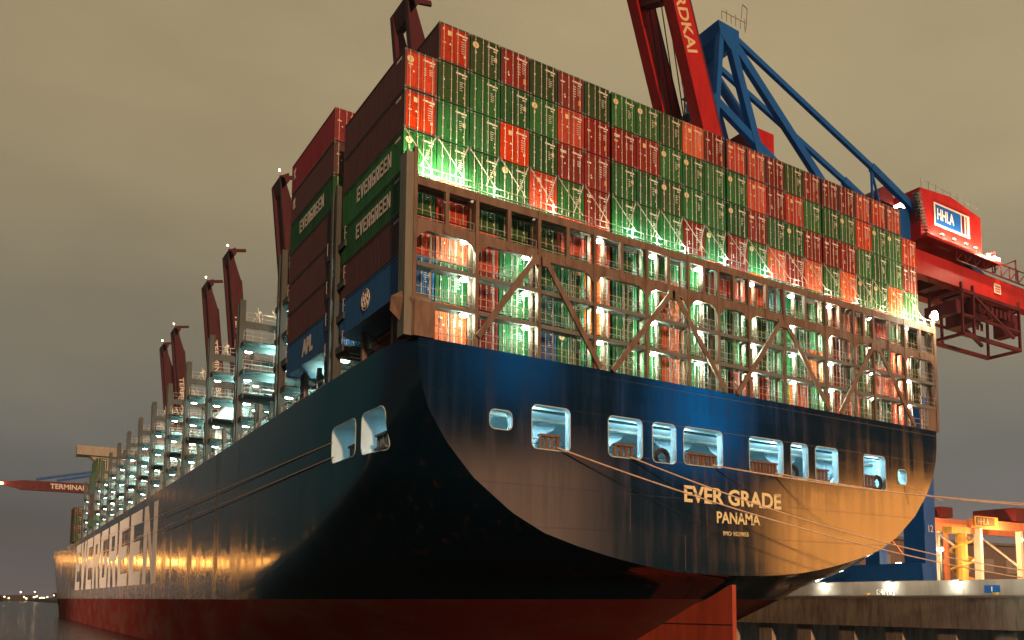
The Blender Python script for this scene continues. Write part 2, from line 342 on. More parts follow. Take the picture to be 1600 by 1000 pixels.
ship = thing("container_ship", "huge navy container ship seen from its stern, red below, moored at the quay", "ship")
hull = mb.build("hull", [hm, steel_d, mooring_white], ship)

def roundrect(x0, z0, x1, z1, r, n_=5):
    P = []
    for cx_, cz_, a0 in ((x1-r, z1-r, 0), (x0+r, z1-r, 90), (x0+r, z0+r, 180), (x1-r, z0+r, 270)):
        for i in range(n_+1): a = R(a0+90*i/n_); P.append((cx_+r*math.cos(a), cz_+r*math.sin(a)))
    return P
WIN = [(5.97, 18.2, 7.75, 19.55), (9.35, 17.15, 12.6, 20.3), (16.05, 17.2, 19.3, 20.3), (20.3, 17.15, 22.7, 20.3), (23.5, 17.25, 27.75, 20.3), (30.85, 17.2, 35.0, 20.3), (36.0, 17.1, 38.2, 20.3), (39.2, 17.0, 42.3, 20.3), (46.0, 16.9, 49.3, 20.2), (51.2, 17.7, 52.6, 19.2)]
PWIN = [(2.0, 16.7, 5.9, 19.7), (7.1, 16.9, 12.3, 19.7)]
cut = MB(); cut.box(4.6, -1.0, 16.4, 54.4, 14.5, 20.9)
cuts = [cut]
for x0, z0, x1, z1 in WIN:
    c = MB(); c.prism([(x, -3.2, zz) for x, zz in roundrect(x0, z0, x1, z1, .42)], (0, 2.6, 0)); cuts.append(c)
for y0, z0, y1, z1 in PWIN:
    c = MB(); c.prism([(-3, yy, zz) for yy, zz in roundrect(y0, z0, y1, z1, .55)], (8, 0, 0)); cuts.append(c)
for c in cuts:
    co = c.build("cutter", [mooring_white]); md = hull.modifiers.new("b", 'BOOLEAN'); md.operation = 'DIFFERENCE'; md.object = co; md.solver = 'EXACT'
    try: md.material_mode = 'TRANSFER'
    except Exception: pass
    dg = bpy.context.evaluated_depsgraph_get(); me = bpy.data.meshes.new_from_object(hull.evaluated_get(dg)); hull.modifiers.clear(); old = hull.data; hull.data = me; bpy.data.meshes.remove(old)
    bpy.data.objects.remove(co)
me = hull.data
print("hull mats", [m.name for m in me.materials], len(me.polygons))
# smooth shading on the lofted plating, sharp at knuckles
bmh = bmesh.new(); bmh.from_mesh(me)
for f in bmh.faces: f.smooth = True
for e in bmh.edges:
    if len(e.link_faces) == 2 and e.calc_face_angle(0) > R(24): e.smooth = False
bmh.to_mesh(me); bmh.free()

# lettering on the stern and the port side
stern = lambda x, zz: frame((x, -1.62, zz), (1, 0, 0), (0, 0, 1))
text("stern_lettering", "EVER GRADE", 11.1, 1.36, stern(23.5, 14.22), ship, gold, .03, .028)
text("stern_lettering", "PANAMA", 5.0, .95, stern(27.0, 12.72), ship, gold, .03, .022)
text("stern_lettering", "IMO 9820855", 2.9, .36, stern(27.7, 11.72), ship, gold, .03, .012)
block_text("side_lettering", "EVERGREEN", 146, 13.0, frame((CX-29.6-.01, 241, 8.9), (0, -1, 0), (0, 0, 1)), ship, white, .22, .03)

# ---- mooring deck behind the stern openings
for x in (8, 14, 21, 29, 35.5, 43, 50):
    m = MB(); m.box(x-.9, 2.2, 20.78, x+.9, 2.5, 20.96, 0)
    for s_ in (-1, 1):
        m.prism([(x+s_*.0, 6, 20.9), (x+s_*2.4, 6, 20.9), (x+s_*2.0, 6, 20.35), (x+s_*1.2, 6, 19.95), (x+s_*.25, 6, 19.2), (x, 6, 19.0)], (0, .2, 0))
    m.box(x-.22, 5.9, 16.42, x+.22, 6.3, 20.9)
    m.build("deck_frame", mooring_white, ship)
for x0, z0, x1, z1 in WIN:
    m = MB(); P_ = [(x, -1.62, zz) for x, zz in roundrect(x0, z0, x1, z1, .42)]; m.tube(P_+P_[:2], .045, 6, cap=False); m.build("opening_rim", mooring_white, ship, True)
for y0, z0, y1, z1 in PWIN:
    m = MB(); P_ = [(CX-breadth(yy, zz)-.0, yy, zz) for yy, zz in roundrect(y0, z0, y1, z1, .55)]; m.tube(P_+P_[:2], .045, 6, cap=False); m.build("opening_rim", mooring_white, ship, True)
m = MB()
for x0, z0, x1, z1 in WIN: m.box(x0-.2, -.4, 17.75, x1+.2, -.34, 17.80); m.box(x0-.2, -.4, 18.1, x1+.2, -.34, 18.15)
m.build("guard_rail", steel_d, ship)
FAIR = [(10.3, 11.7), (16.9, 18.5), (24.2, 25.5), (25.8, 27.1), (31.5, 32.8), (33.1, 34.3), (39.6, 41.0), (46.2, 47.7)]
def fairlead(m, p, d, w_, z0):
    p = Vector(p); d = Vector(d); nn = Vector((0, 0, 1)).cross(d).normalized()
    for t in (0, .33, .67, 1): m.tube([p+d*w_*t+Vector((0, 0, z0)), p+d*w_*t+Vector((0, 0, z0+.95))], .14, 8)
    m.bar(p+d*-.15+Vector((0, 0, z0+1.02)), p+d*(w_+.15)+Vector((0, 0, z0+1.02)), .5, .16)
    m.bar(p+d*-.15+Vector((0, 0, z0+.04)), p+d*(w_+.15)+Vector((0, 0, z0+.04)), .6, .16)
for x0, x1 in FAIR:
    m = MB(); fairlead(m, (x0, -1.3, 0), (1, 0, 0), x1-x0, 17.2); m.build("roller_fairlead", rust, ship)
for y0 in (2.4, 7.9):
    m = MB(); fairlead(m, (.35, y0, 0), (0, 1, 0), 1.8, 16.9); m.build("roller_fairlead", steel_d, ship)
for x in (21.6, 36.6, 48.5):
    m = MB(); ring = [(x+.62*math.cos(a), -1.2, 17.65+.62*math.sin(a)) for a in [R(k*30) for k in range(13)]]; m.tube(ring, .2, 8); m.build("chock_ring", black, ship)
for x in (10.8, 17.4, 26.2, 33.2, 40.8):
    m = MB(); m.tube([(x-1.1, 5.2, 17.7), (x+1.1, 5.2, 17.7)], .62, 14); [m.tube([(x+q, 5.2, 17.7), (x+q+.12, 5.2, 17.7)], 1.05, 18) for q in (-1.2, 0, 1.1)]; m.box(x-1.5, 4.7, 16.42, x+1.5, 5.7, 16.9); m.build("winch", steel_t, ship)
for yy, zz, rr in ((1.0, 20.55, .11), (1.4, 20.6, .07), (3.6, 20.5, .16)):
    m = MB(); m.tube([(4.8, yy, zz), (54.2, yy, zz)], rr, 8); m.build("pipe", steel_g if rr > .1 else galv, ship)
m = MB()   # stair seen through the right-hand opening
m.bar((45.5, 3, 16.6), (49.4, 3, 20.6), .12, .3); m.bar((46.9, 3.8, 16.6), (50.8, 3.8, 20.6), .12, .3)
for k in range(12): m.box(45.8+k*.34, 3, 16.8+k*.34, 46.6+k*.34, 3.8, 16.85+k*.34)
m.build("deck_stair", mooring_white, ship)
for x in (6.8, 11, 17.5, 22, 26, 33, 37.5, 41, 47.5, 52): point("mooring_light", (x, 1.6, 20.3), 560, (.54, .88, 1.), ship, .3)
for yy in (4, 9.5): point("mooring_light", (6.5, yy, 19.8), 260, (.45, .92, .95), ship, .3)

# ---- bulwark, pedestals and deck fittings at the port side
m = MB(); m.prism([(.3, -1.75, 23.7), (.3, -1.75, 26.1), (-.2, -1.2, 26.8), (-1.0, -.9, 26.3), (-1.0, -.7, 25.4), (-.2, -.9, 24.6), (-.2, -.9, 23.7)], (1.45, 0, 0)); m.build("pedestal", steel, ship)
m = MB(); m.box(56.9, -1.5, 23.7, 58.2, -.4, 26.2); m.build("pedestal", steel, ship)

# ---------------------------------------------------------------- lashing bridges
LVL = [23.7, 26.2, 28.75, 31.4, 34.6]
def railing(m, x0, x1, yv, z0, n_):
    for h in (.55, 1.05): m.bar((x0, yv, z0+h), (x1, yv, z0+h), .038)
    for k in range(n_+1): x = x0+(x1-x0)*k/n_; m.bar((x, yv, z0), (x, yv, z0+1.05), .038)
lens_me = None
def floodlight(parent, x, yv, zz, warm=False, e=0, c=(.85, 1., .9)):
    m = MB(); m.box(x-.32, yv-.2, zz, x+.32, yv+.2, zz+.14, 0); m.bar((x, yv, zz+.1), (x, yv+.25, zz+.34), .08); o = m.build("floodlight", steel_d, parent)
    m = MB(); m.tube([(x, yv-.1, zz-.12), (x, yv-.1, zz+.01)], .27, 12); m.build("lens", lamp_g if warm else lamp_w, o)
    if e: point("floodlight_glow", (x, yv-.12, zz-.45), e, c, o, .22)
aft = MB(); YA, YB = -1.6, -.45
PX = [.3, 4.9, 9.95, 14.9, 19.95, 24.3, 27.6, 31.2, 35.6, 41.2, 45.2, 48.2, 53.2, 58.3]
# top chord with the small-row beam, butt-jointed between the posts
xs = PX
for a, b2 in zip(xs, xs[1:]):
    aft.box(a+.15, YA+.02, 34.05, b2-.15, YA+.14, 34.65); aft.box(a+.15, YA+.02, 31.0, b2-.15, YA+.14, 31.75)
    aft.box(a+.15, YB-.1, 34.05, b2-.15, YB, 34.6)
    # haunches below the beam
    for s_, q in ((1, a+.15), (-1, b2-.15)):
        aft.prism([(q, YA+.03, 31.0), (q+s_*.75, YA+.03, 31.0), (q+s_*.3, YA+.03, 30.75), (q, YA+.03, 30.3)], (0, .1, 0))
bridge = aft.build("lashing_bridge", steel, ship)
for k, x in enumerate(PX):
    m = MB(); top = 36.6 if k == 0 else (35.4 if k == len(PX)-1 else 34.7)
    m.box(x-.125, YA, 23.7, x+.125, YA+.4, top); m.box(x-.12, YB-.25, 23.7, x+.12, YB, 34.6)
    for zz in LVL[1:4]: m.box(x-.1, YA+.4, zz-.3, x+.1, YB-.25, zz-.02)
    if k == len(PX)-1: m.box(x+.16, YA+.05, 23.7, x+.3, YB, 34.7)
    m.build("post", steel, bridge)
    if k == 0: m = MB(); m.box(x-.66, YA+.06, 23.7, x-.126, YB, 36.2); m.build("end_plate", steel_g, bridge)
for a, b2 in zip(xs, xs[1:]):          # small-row mullions
    x = (a+b2)/2
    m = MB(); m.box(x-.14, YA-.02, 31.76, x+.14, YA+.3, 34.04); m.prism([(x-.14, YA, 31.9), (x-.3, YA, 31.3), (x-.2, YA, 31.1), (x+.2, YA, 31.1), (x+.3, YA, 31.3), (x+.14, YA, 31.9)], (0, -.04, 0)); m.build("mullion", steel, bridge)
for zz in (26.2, 28.75, 31.45, 34.45):
    for a, b2 in zip(xs, xs[1:]):
        m = MB(); m.box(a+.17, YA+.16, zz-.16, b2-.17, YB-.12, zz-.08)
        if zz < 30: m.box(a+.17, YA+.03, zz-.24, b2-.17, YA+.12, zz+.06)
        m.build("walkway", steel_d, bridge)
        m = MB(); railing(m, a+.17, b2-.17, YA+.22, zz-.05, 4); m.build("railing", galv, bridge)
for a, b2 in zip(xs, xs[1:]):
    m = MB(); railing(m, a+.17, b2-.17, YA+.22, 23.7, 4); m.build("railing", galv, bridge)
for q, (a, b2) in enumerate(zip(xs, xs[1:])):
    for u in (.3, .62):
        x = a+(b2-a)*u; m = MB(); m.box(x-.035, YA+.5, 23.7, x+.035, YA+.57, 31.0)
        if u > .5: [m.box(x, YA+.5, 24+.42*r_, x+.42, YA+.53, 24.03+.42*r_) for r_ in range(16)]; m.box(x+.40, YA+.5, 23.7, x+.44, YA+.57, 31.0)
        m.build("ladder" if u > .5 else "conduit", galv, bridge)
for (ax, az, bx, bz) in ((9.55, 31.0, 4.95, 24.4), (10.4, 31.0, 15.3, 23.75), (22.3, 31.0, 16.4, 23.75), (22.7, 31.0, 28.2, 23.75), (35.0, 31.0, 29.5, 23.75), (35.6, 31.0, 41.3, 23.75), (47.9, 31.0, 42.7, 23.75), (48.6, 31.0, 54.2, 23.75)):
    m = MB(); m.bar((ax, YA-.12, az), (bx, YA-.12, bz), .14, .42); m.prism([(ax-.35, YA-.2, 31.2), (ax+.35, YA-.2, 31.2), (ax+.3, YA-.2, 30.5), (ax-.3, YA-.2, 30.5)], (0, .2, 0)); m.build("brace", steel, bridge)
LX = [(4.1, 1), (9.0, 1), (15.5, 0), (20.8, 0), (25.6, 0), (31.8, 0), (36.9, 0), (42.0, 0), (48.3, 0), (53.8, 0)]
rl = random.Random(3)
for x, f_ in LX:
    for zi, zz in enumerate((25.9, 28.4, 31.1, 33.9)):
        if zi == 3 and f_: continue
        wmk = x in (48.3, 53.8) or (zi == 3 and x in (31.8, 42.0))
        floodlight(bridge, x, YA+.45, zz, False, 330*rl.uniform(.5, 1.25), (1., .86, .66) if wmk else (.70, 1., .80))
        m = MB(); m.box(x+.5, YA+.55, zz-2.1, x+.72, YA+.8, zz+.3); m.build("cable_duct", steel, bridge)
# lamps on the bridge top that wash the lowest free tier, the later ones added to even the light
for x, e, c in ((1.4, 1300, (1., 1., .62)), (3.4, 1000, (.95, 1., .7)), (15.8, 60, (1, .7, .4)), (18.6, 300, (.5, 1., .85)), (24.0, 200, (.55, 1., .85)), (28.5, 330, (.5, 1., .95)), (33.6, 300, (.5, 1, .95)), (37.5, 170, (1, .7, .6)), (53.6, 420, (1, .85, .6)), (56.6, 500, (1, .95, .6)), (6.5, 300, (1, .95, .7)), (11.2, 230, (1, .9, .6)), (21.3, 180, (.6, 1, .8)), (41.8, 150, (1, .8, .6)), (46, 160, (1, .85, .6)), (50, 200, (1, .85, .6))):
    m = MB(); m.box(x-.2, YA+.7, 34.75, x+.2, YA+.95, 35.0); o = m.build("deck_lamp", steel_d, bridge)
    m = MB(); m.box(x-.16, YA+.96, 34.8, x+.16, YA+.99, 34.97); m.build("lens", lamp_w, o)
    point("deck_lamp_glow", (x, YA+.15, 35.1), e*1.7, c, o, .15)
m = MB(); m.box(57.6, YA-.3, 35.6, 58.1, YA+.1, 36.0); m.bar((57.9, YA-.1, 34.6), (57.9, YA-.1, 35.6), .1); o = m.build("deck_lamp", steel_d, bridge)
m = MB(); m.tube([(57.85, YA-.45, 35.8), (57.85, YA-.31, 35.8)], .48, 14); m.build("lens", emit("lamp_flare", (1, .85, .6), 120), o); point("deck_lamp_glow", (57.85, YA-.9, 36.1), 3500, (1, .8, .55), o, .2)

# the bridges further forward, one proto and copies
def forward_bridge(Yc, first=None, taller=True):
    if first is not None:
        r = first.copy(); col.objects.link(r); r.location.y = Yc
        for ch in first.children:
            c = ch.copy(); col.objects.link(c); c.parent = r
            for g_ in ch.children: d = g_.copy(); col.objects.link(d); d.parent = c
        return r
    W0, W1 = -.1, 58.7; m = MB()
    for zz in (26.2, 28.75, 31.4, 34.6, 37.2):
        m.box(W0+.5, -.7, zz-.75, W1-.5, -.58, zz+.05); m.box(W0+.5, .58, zz-.35, W1-.5, .7, zz+.05); m.box(W0+.5, -.57, zz-.1, W1-.5, .57, zz-.04)
    r = m.build("lashing_bridge", steel_t, ship, loc=(0, Yc, 0))
    for k in range(13):
        x = W0+.3+(W1-W0-.6)*k/12; m = MB(); t = 39.6 if k in (0, 12) else (38.8 if k in (1, 11) else 37.2)
        wd = .46 if k in (0, 12) else .16; m.box(x-wd, -.72, 23.4, x+wd*.4, -.3, t); m.box(x-wd, .3, 23.4, x+wd*.4, .72, t-.2); m.box(x-.1, -.3, 30.6, x+.1, .3, 31.0)
        m.build("post", steel_t, r)
    for zz in (23.5, 26.2, 28.75, 31.4, 34.6, 37.2):
        m = MB(); railing(m, W0+.6, W1-.6, -.66, zz, 34); m.build("railing", galv, r)
    for zz in (26.2, 28.75, 31.4, 34.6):
        m = MB(); m.box(-.1, -2.3, zz-.12, 4.6, -.72, zz); m.box(-.1, -2.3, zz-.5, .05, 1.9, zz+.0); m.box(.05, .72, zz-.12, 3.2, 1.9, zz)
        m.build("platform", steel_t, r)
        m = MB(); railing(m, -.1, 4.6, -2.28, zz, 5); railing(m, -.1, 3.2, 1.88, zz, 3); m.build("railing", galv, r)
    m = MB(); [m.box(.9, -2.2+.13*q, 23.5+.34*q, 1.7, -2.05+.13*q, 23.54+.34*q) for q in range(8)]; [m.box(3.4, -1.9, 23.6+.36*q, 3.9, -1.85, 23.64+.36*q) for q in range(30)]; m.build("ladder", galv, r)
    for x, yv, t in ((1.2, -3.4, 27.4), (2.6, 2.9, 26.2), (4.4, -2.9, 29.0)): m = MB(); m.box(x-.16, yv-.16, 23.4, x+.16, yv+.16, t); m.bar((x, yv, t-.2), (x+1.6, yv, t-1.2), .14); m.build("stanchion", steel_t, r)
    m = MB(); rr = random.Random(9)
    for k in range(70):
        x = rr.uniform(.6, 24) if k < 40 else rr.uniform(24, 57); y0 = rr.uniform(-.5, .5); m.tube([(x, y0, 37.2), (x+rr.uniform(-1.2, 1.2), y0+rr.uniform(-.5, .5), 37.2+rr.uniform(.5, 2.0))], .045, 5)
    m.build("stowed_rods", galv, r)
    for x in (.95, 5.6, 11, 16, 22, 30):
        for zz in (25.6, 28.1, 30.8, 34.0):
            m = MB(); m.box(x-.3, -.2, zz, x+.3, .2, zz+.12); o = m.build("floodlight", steel_d, r)
            m2 = MB(); m2.tube([(x, 0, zz-.1), (x, 0, zz)],   .36, 10); m2.build("lens", lamp_w, o)
    for x in (3.5, 14.): 
        for zz in (25.3, 30.2, 33.6): o = point("bridge_glow", (x, -1.6, zz), 950, (.52, 1., .90), r, .3)
    m = MB()
    for k in range(5): m.bar((2.2+k*9, -.64, 23.5), (2.2+k*9+2.6, -.64, 31.0), .12, .3)
    m.build("brace", steel_d, r)
    # stowed rods glow in warm lamp light
    point("bridge_glow", (3, -.9, 38.6), 160, (1., .72, .42), r, .2)
    return r
FB = [13.45, 29.0, 45.6, 61.2, 76.2, 91.2, 106.4, 121.6, 137.6, 153, 168, 183, 198, 213, 228]
fb0 = forward_bridge(FB[2])
for yv in FB[:2]+FB[3:]: forward_bridge(yv, fb0)

# deck edge: rail and fittings along the port side, hatch covers between the bridges
for a, b2 in zip(FB, FB[1:]):
    m = MB()
    for h in (.6, 1.1): m.bar((.1, a+.8, 23.4+h), (.1, b2-.8, 23.4+h), .05)
    for k in range(9): yv = a+.8+(b2-a-1.6)*k/8; m.bar((.1, yv, 23.3), (.1, yv, 24.5), .06)
    m.build("railing", galv, ship)
    m = MB(); m.box(3.6, a+1.2, 23.3, 55, b2-1.2, 25.1)
    for k in range(6): m.box(3.3, a+1.6+k*2.2, 23.3, 3.6, a+1.9+k*2.2, 25.0)
    m.build("hatch_cover", steel_d, ship)
    for k in range(3):
        yv = a+2.5+k*4.2; m = MB(); m.box(.9, yv, 23.3, 1.25, yv+.35, 26.0+.5*k); m.box(1.25, yv, 25.6, 3.2, yv+.3, 25.9); m.build("stanchion", steel_d, ship)
rd = random.Random(5)
for a in FB[3:]:
    m = MB()
    for k in range(5):
        x = rd.uniform(.8, 3); yv = a+rd.uniform(1.2, 12); h = rd.uniform(.6, 2.4); m.box(x, yv, 23.3, x+rd.uniform(.3, 1.), yv+rd.uniform(.3, 1.4), 23.3+h)
    m.build("deck_locker", white, ship)

m = MB(); m.prism([(1.2, 62.6, 23.4), (5.5, 62.6, 23.4), (5.5, 62.6, 31.5), (2.6, 62.6, 31.5), (1.2, 62.6, 29.6)], (0, 3.4, 0)); dh = m.build("deck_house", white, ship)
m = MB(); m.box(2.2, 62.5, 23.6, 3.2, 62.59, 25.6); m.build("door", steel_d, dh)
# wheelhouse with its port wing, far forward
m = MB(); m.box(12, 240, 23, 50, 250, 49); m.box(-1.4, 243, 49.6, 9, 249, 52.4, 0); m.box(9, 243, 49.8, 60, 249, 52.0, 0)
m.prism([(2.2, 244, 49.4), (8, 244, 49.4), (8, 244, 42), (6.5, 244, 45)], (0, 4, 0))
m.box(20, 243, 52.4, 38, 249, 56)
wh = m.build("wheelhouse", paint("superstructure", (.40, .36, .28), .6), ship)
m = MB()
for k in range(26): m.box(9+k*1.55, 239.9, 50.2, 10.1+k*1.55, 240.0+.9, 51.6)
m.build("window_band", black, wh)
m = MB(); m.tube([(29, 246, 56), (29, 246, 64)], .4, 8); m.bar((25, 246, 61), (33, 246, 61), .3); m.build("mast", steel_d, wh)
# rudder, turned toward the key light, its red brightened to look lit
m = MB()
m.prism([(CX-.10-(yy+1)*.18, yy, zz) for yy, zz in ((-1., -3), (-1., 7.72), (-.6, 7.62), (.6, 7.0), (1.9, 6.4), (3.2, 6.0), (9.5, 5.3), (9.5, -3))], (.45, 0, 0))
rud = m.build("rudder", paint("rudder_red_lit", (.50, .085, .04), .5, dirt=.5, scale=.5), ship)
m = MB(); m.bar((CX-.12, -1, 4.4), (CX-.12-1.75, 8.7, 4.4), .06, .07); m.build("rudder_seam", black, rud)

# mooring lines: sagging ropes to the quay
def line(name, a, b_, sag, label, rad=.055):
    a = Vector(a); b_ = Vector(b_); P = [a.lerp(b_, t/24) - Vector((0, 0, sag*4*(t/24)*(1-t/24))) for t in range(25)]
    m = MB(); m.tube(P, rad, 6); o = m.build(name, rope); tag(o, label, "mooring line", "mooring lines from the stern to the quay"); return o
QB = (64.6, -16, 6.9)
line("mooring_line", (11.4, -1.75, 17.35), (65.5, -13, 7.6), 1.5, "mooring line leaving the leftmost big stern opening, lowest of the ropes across the ship's name")
line("mooring_line", (18.0, -1.75, 17.3), (65.5, -12, 8.6), 1.6, "mooring line leaving the second big stern opening, crossing the letters GRADE")
line("mooring_line", (26.6, -1.75, 17.4), (67, -20, 14.8), 1.0, "mooring line from the third big stern opening, running nearly level above the ship's name")
line("mooring_line", (33.8, -1.75, 17.35), (67, -20.4, 14.5), .9, "mooring line from the opening right of the blue patch, running just below the level one")
line("mooring_line", (52.4, -1.75, 17.7), (55.6, -3.5, 16.2), .05, "short thin rope dropping from the small rightmost stern opening", .03)
m = MB()
def portline(a, b_, label):
    m = MB(); a = Vector(a); b_ = Vector(b_); P = [a.lerp(b_, t/20) - Vector((0, 0, .5*4*(t/20)*(1-t/20))) for t in range(21)]; m.tube(P, .05, 6)
    tag(m.build("mooring_line", rope), label, "mooring line", "mooring lines along the port side")
portline((-.30, 12.1, 18.6), (-2.2, 215, 20.6), "upper mooring line running forward along the dark port side")
portline((-.34, 11.6, 17.4), (-2.0, 235, 16.8), "lower mooring line running forward across the white letters of the port side")

# ---------------------------------------------------------------- containers
CW, CL, CH = 2.40, 12.19, 2.84
def body_mesh(corr):
    m = MB()
    for x in (0, CW-.14):
        for yv in (0, CL-.14): m.box(x, yv, 0, x+.14, yv+.14, CH)
    m.box(.14, .0, CH-.13, CW-.14, .12, CH); m.box(.14, 0, 0, CW-.14, .12, .13)
    m.box(.14, CL-.1, 0.0, CW-.14, CL-.02, CH-.01); m.box(.141, .12, CH-.1, CW-.141, CL-.1, CH-.03); m.box(.141, .12, .03, CW-.141, CL-.1, .12)
    for s_ in (0, 1):
        xo = 0 if s_ == 0 else CW
        sg = 1 if s_ == 0 else -1
        m.box(min(xo, xo+sg*.1), .14, CH-.12, max(xo, xo+sg*.1), CL-.14, CH-.002); m.box(min(xo, xo+sg*.1), .14, .002, max(xo, xo+sg*.1), CL-.14, .16)
        if corr:
            P = []; yv = .14; k = 0
            while yv < CL-.14:
                P += [(yv, .02), (yv+.07, .02), (yv+.14, .056), (yv+.21, .056)]; yv += .28
            P.append((CL-.14, .02)); P = [(min(a, CL-.14), d) for a, d in P]
            for (a, d0), (b2, d1) in zip(P, P[1:]):
                if b2 > a or d0 != d1: m.face([(xo+sg*d0, a, .16), (xo+sg*d1, b2, .16), (xo+sg*d1, b2, CH-.12), (xo+sg*d0, a, CH-.12)])
        else: m.box(min(xo+sg*.03, xo+sg*.06), .14, .16, max(xo+sg*.03, xo+sg*.06), CL-.14, CH-.12)
    for x in (-.004, CW-.146):
        for zz in (-.0, CH-.14): m.box(x, -.006, zz, x+.15, .15, zz+.142, 1)
    return m.mesh("body", [CP['R'], steel_d])
def door_mesh(side):
    m = MB(); x0, x1 = (.15, 1.205) if side == 0 else (1.233, CW-.15)
    m.box(x0, .045, .14, x1, .075, CH-.14)
    W = x1-x0
    for (a, b2) in ((0, .035), (.965, 1)): m.box(x0+a*W, .02, .14, x0+b2*W, .045, CH-.14)
    for zz in (.14, CH-.2): m.box(x0+.04*W, .02, zz, x0+.96*W, .045, zz+.06)
    for k in range(5):
        a = x0+(.12+.165*k)*W; m.prism([(a, .045, .24), (a+.035, .022, .24), (a+.09, .022, .24), (a+.125, .045, .24)], (0, 0, CH-.5))
    for t in (.22, .80):
        x = x0+t*W; m.tube([(x, -.012, .04), (x, -.012, CH-.04)], .027, 6, 1)
        for zz in (.25, .9, 1.7, 2.5): m.box(x-.05, -.02, zz, x+.05, .03, zz+.06, 1)
    hx = x0+.22*W if side else x0+.80*W
    m.box(hx-(.36 if not side else 0), -.03, 1.0, hx+(.36 if side else 0), -.01, 1.03, 0)
    for zz in (.4, 1.1, 1.8, 2.4):   # hinges
        xx = .13 if side == 0 else CW-.13; m.box(xx-.04, .0, zz, xx+.04, .03, zz+.12)
    return m.mesh("door", [CP['R'], rodm])
def marking_mesh(kind, seed):
    r = random.Random(seed); m = MB(); yq = -.002
    def q(x, zz, w_, h, mi=0): m.box(x, yq+.012, zz, x+w_, yq+.02, zz+h, mi)
    def row(x, zz, n_, w_, h, gp, mi=0):
        for k in range(n_): q(x+k*(w_+gp), zz, w_, h, mi)
    row(1.36, 2.34, 4, .09, .12, .012); row(1.80, 2.31, 4, .10, .13, .012); row(1.85, 2.12, 3, .09, .09, .012)   # number
    if kind == 'A':
        for k in range(5): row(1.66, 1.75-k*.15, r.randint(2, 4), .055, .05, .02)
        q(1.95, 1.2+r.uniform(-.1, .3), .2, .34, 2) if r.random() < .5 else None
        q(.35, 1.5+r.uniform(-.2, .3), .13, .13); q(1.95, .6, .14, .14, 1)
    elif kind == 'T':
        q(.25, 1.72, .34, .13, 1); q(.6, 1.25, .1, .12)
        for k in range(4): row(1.40, 1.80-k*.16, 2, .07, .06, .02); row(1.82, 1.80-k*.13, r.randint(2, 4), .06, .05, .02)
        if r.random() < .5: q(1.9, .55, .2, .36, 3)
    elif kind == 'S':
        q(.68, 2.05, .36, .36, 2); q(.3, 2.35, .13, .13); q(.3, 1.4, .24, .06)
        m.prism([(.78, .01, 1.35), (.98, .01, 1.35), (.88, .01, 1.53)], (0, .01, 0), 0)
        for k in range(6): row(1.75, 1.9-k*.17, r.randint(3, 4), .06, .05, .03)
        q(1.95, .75, .16, .22)
    elif kind == 'O':
        q(.25, 2.0, .38, .11); q(.6, .8, .12, .14); m.prism([(.55, .01, 1.0), (.72, .01, 1.0), (.635, .01, 1.16)], (0, .01, 0), 0)
        for k in range(5): row(1.40, 1.95-k*.2, 3, .06, .07, .03); row(1.80, 1.95-k*.15, 4, .05, .05, .03)
        q(1.9, .55, .22, .4, 3)
    return m.mesh("marking", [white, cream, cream, orange_m])
def logo_mesh():
    m = MB(); c = (.40, 2.15)
    def disc(r0, yv, mi, n_=20): m.prism([(c[0]+r0*math.cos(2*math.pi*k/n_), yv, c[1]+r0*math.sin(2*math.pi*k/n_)) for k in range(n_)], (0, .01, 0), mi)
    disc(.25, .004, 0); disc(.13, -.004, 1); disc(.08, -.010, 0); disc(.05, -.016, 2); m.box(.34, -.002, 1.48, .44, .008, 1.66, 3)
    return m.mesh("round_emblem", [cream, cream, black, white])
bodyA, bodyB = body_mesh(True), body_mesh(False)
doors = [door_mesh(0), door_mesh(1)]
marks = {(k, s): marking_mesh(k, 10*ord(k)+s) for k in 'ATSO' for s in range(5)}
emblem = logo_mesh()
texm = text_mesh("tex", 1, .01, .03); 
xs_ = [v.co.x for v in texm.vertices]; 
for v in texm.vertices: v.co = Vector((.22+v.co.x*.42, 0.0-.01-v.co.z, 2.12+v.co.y*.42))
texm.materials.append(white)
ORD = ['first', 'second', 'third', 'fourth', 'fifth', 'sixth', 'seventh', 'eighth', 'ninth', 'tenth', 'eleventh', 'twelfth', 'thirteenth', 'fourteenth', 'fifteenth', 'sixteenth', 'seventeenth', 'eighteenth', 'nineteenth', 'twentieth', 'twenty-first', 'twenty-second', 'twenty-third']
CN = {'R': 'red', 'D': 'dark red', 'O': 'orange red', 'G': 'green', 'K': 'dark olive green', 'B': 'blue', 'M': 'maroon', 'V': 'vivid red', 'T': 'teal'}
def Xk(k): return 2.5*k + .166*((k >= 7)+(k >= 12)+(k >= 17)) + .03
Z0 = 44.44
TN = {-1: 'topmost stern tier', 0: 'second stern tier from the top', 1: 'third stern tier from the top', 2: 'tier just above the bridge', 3: 'seen through the bridge top row', 4: 'seen through the bridge second row', 5: 'seen through the bridge third row', 6: 'seen through the bridge bottom row'}
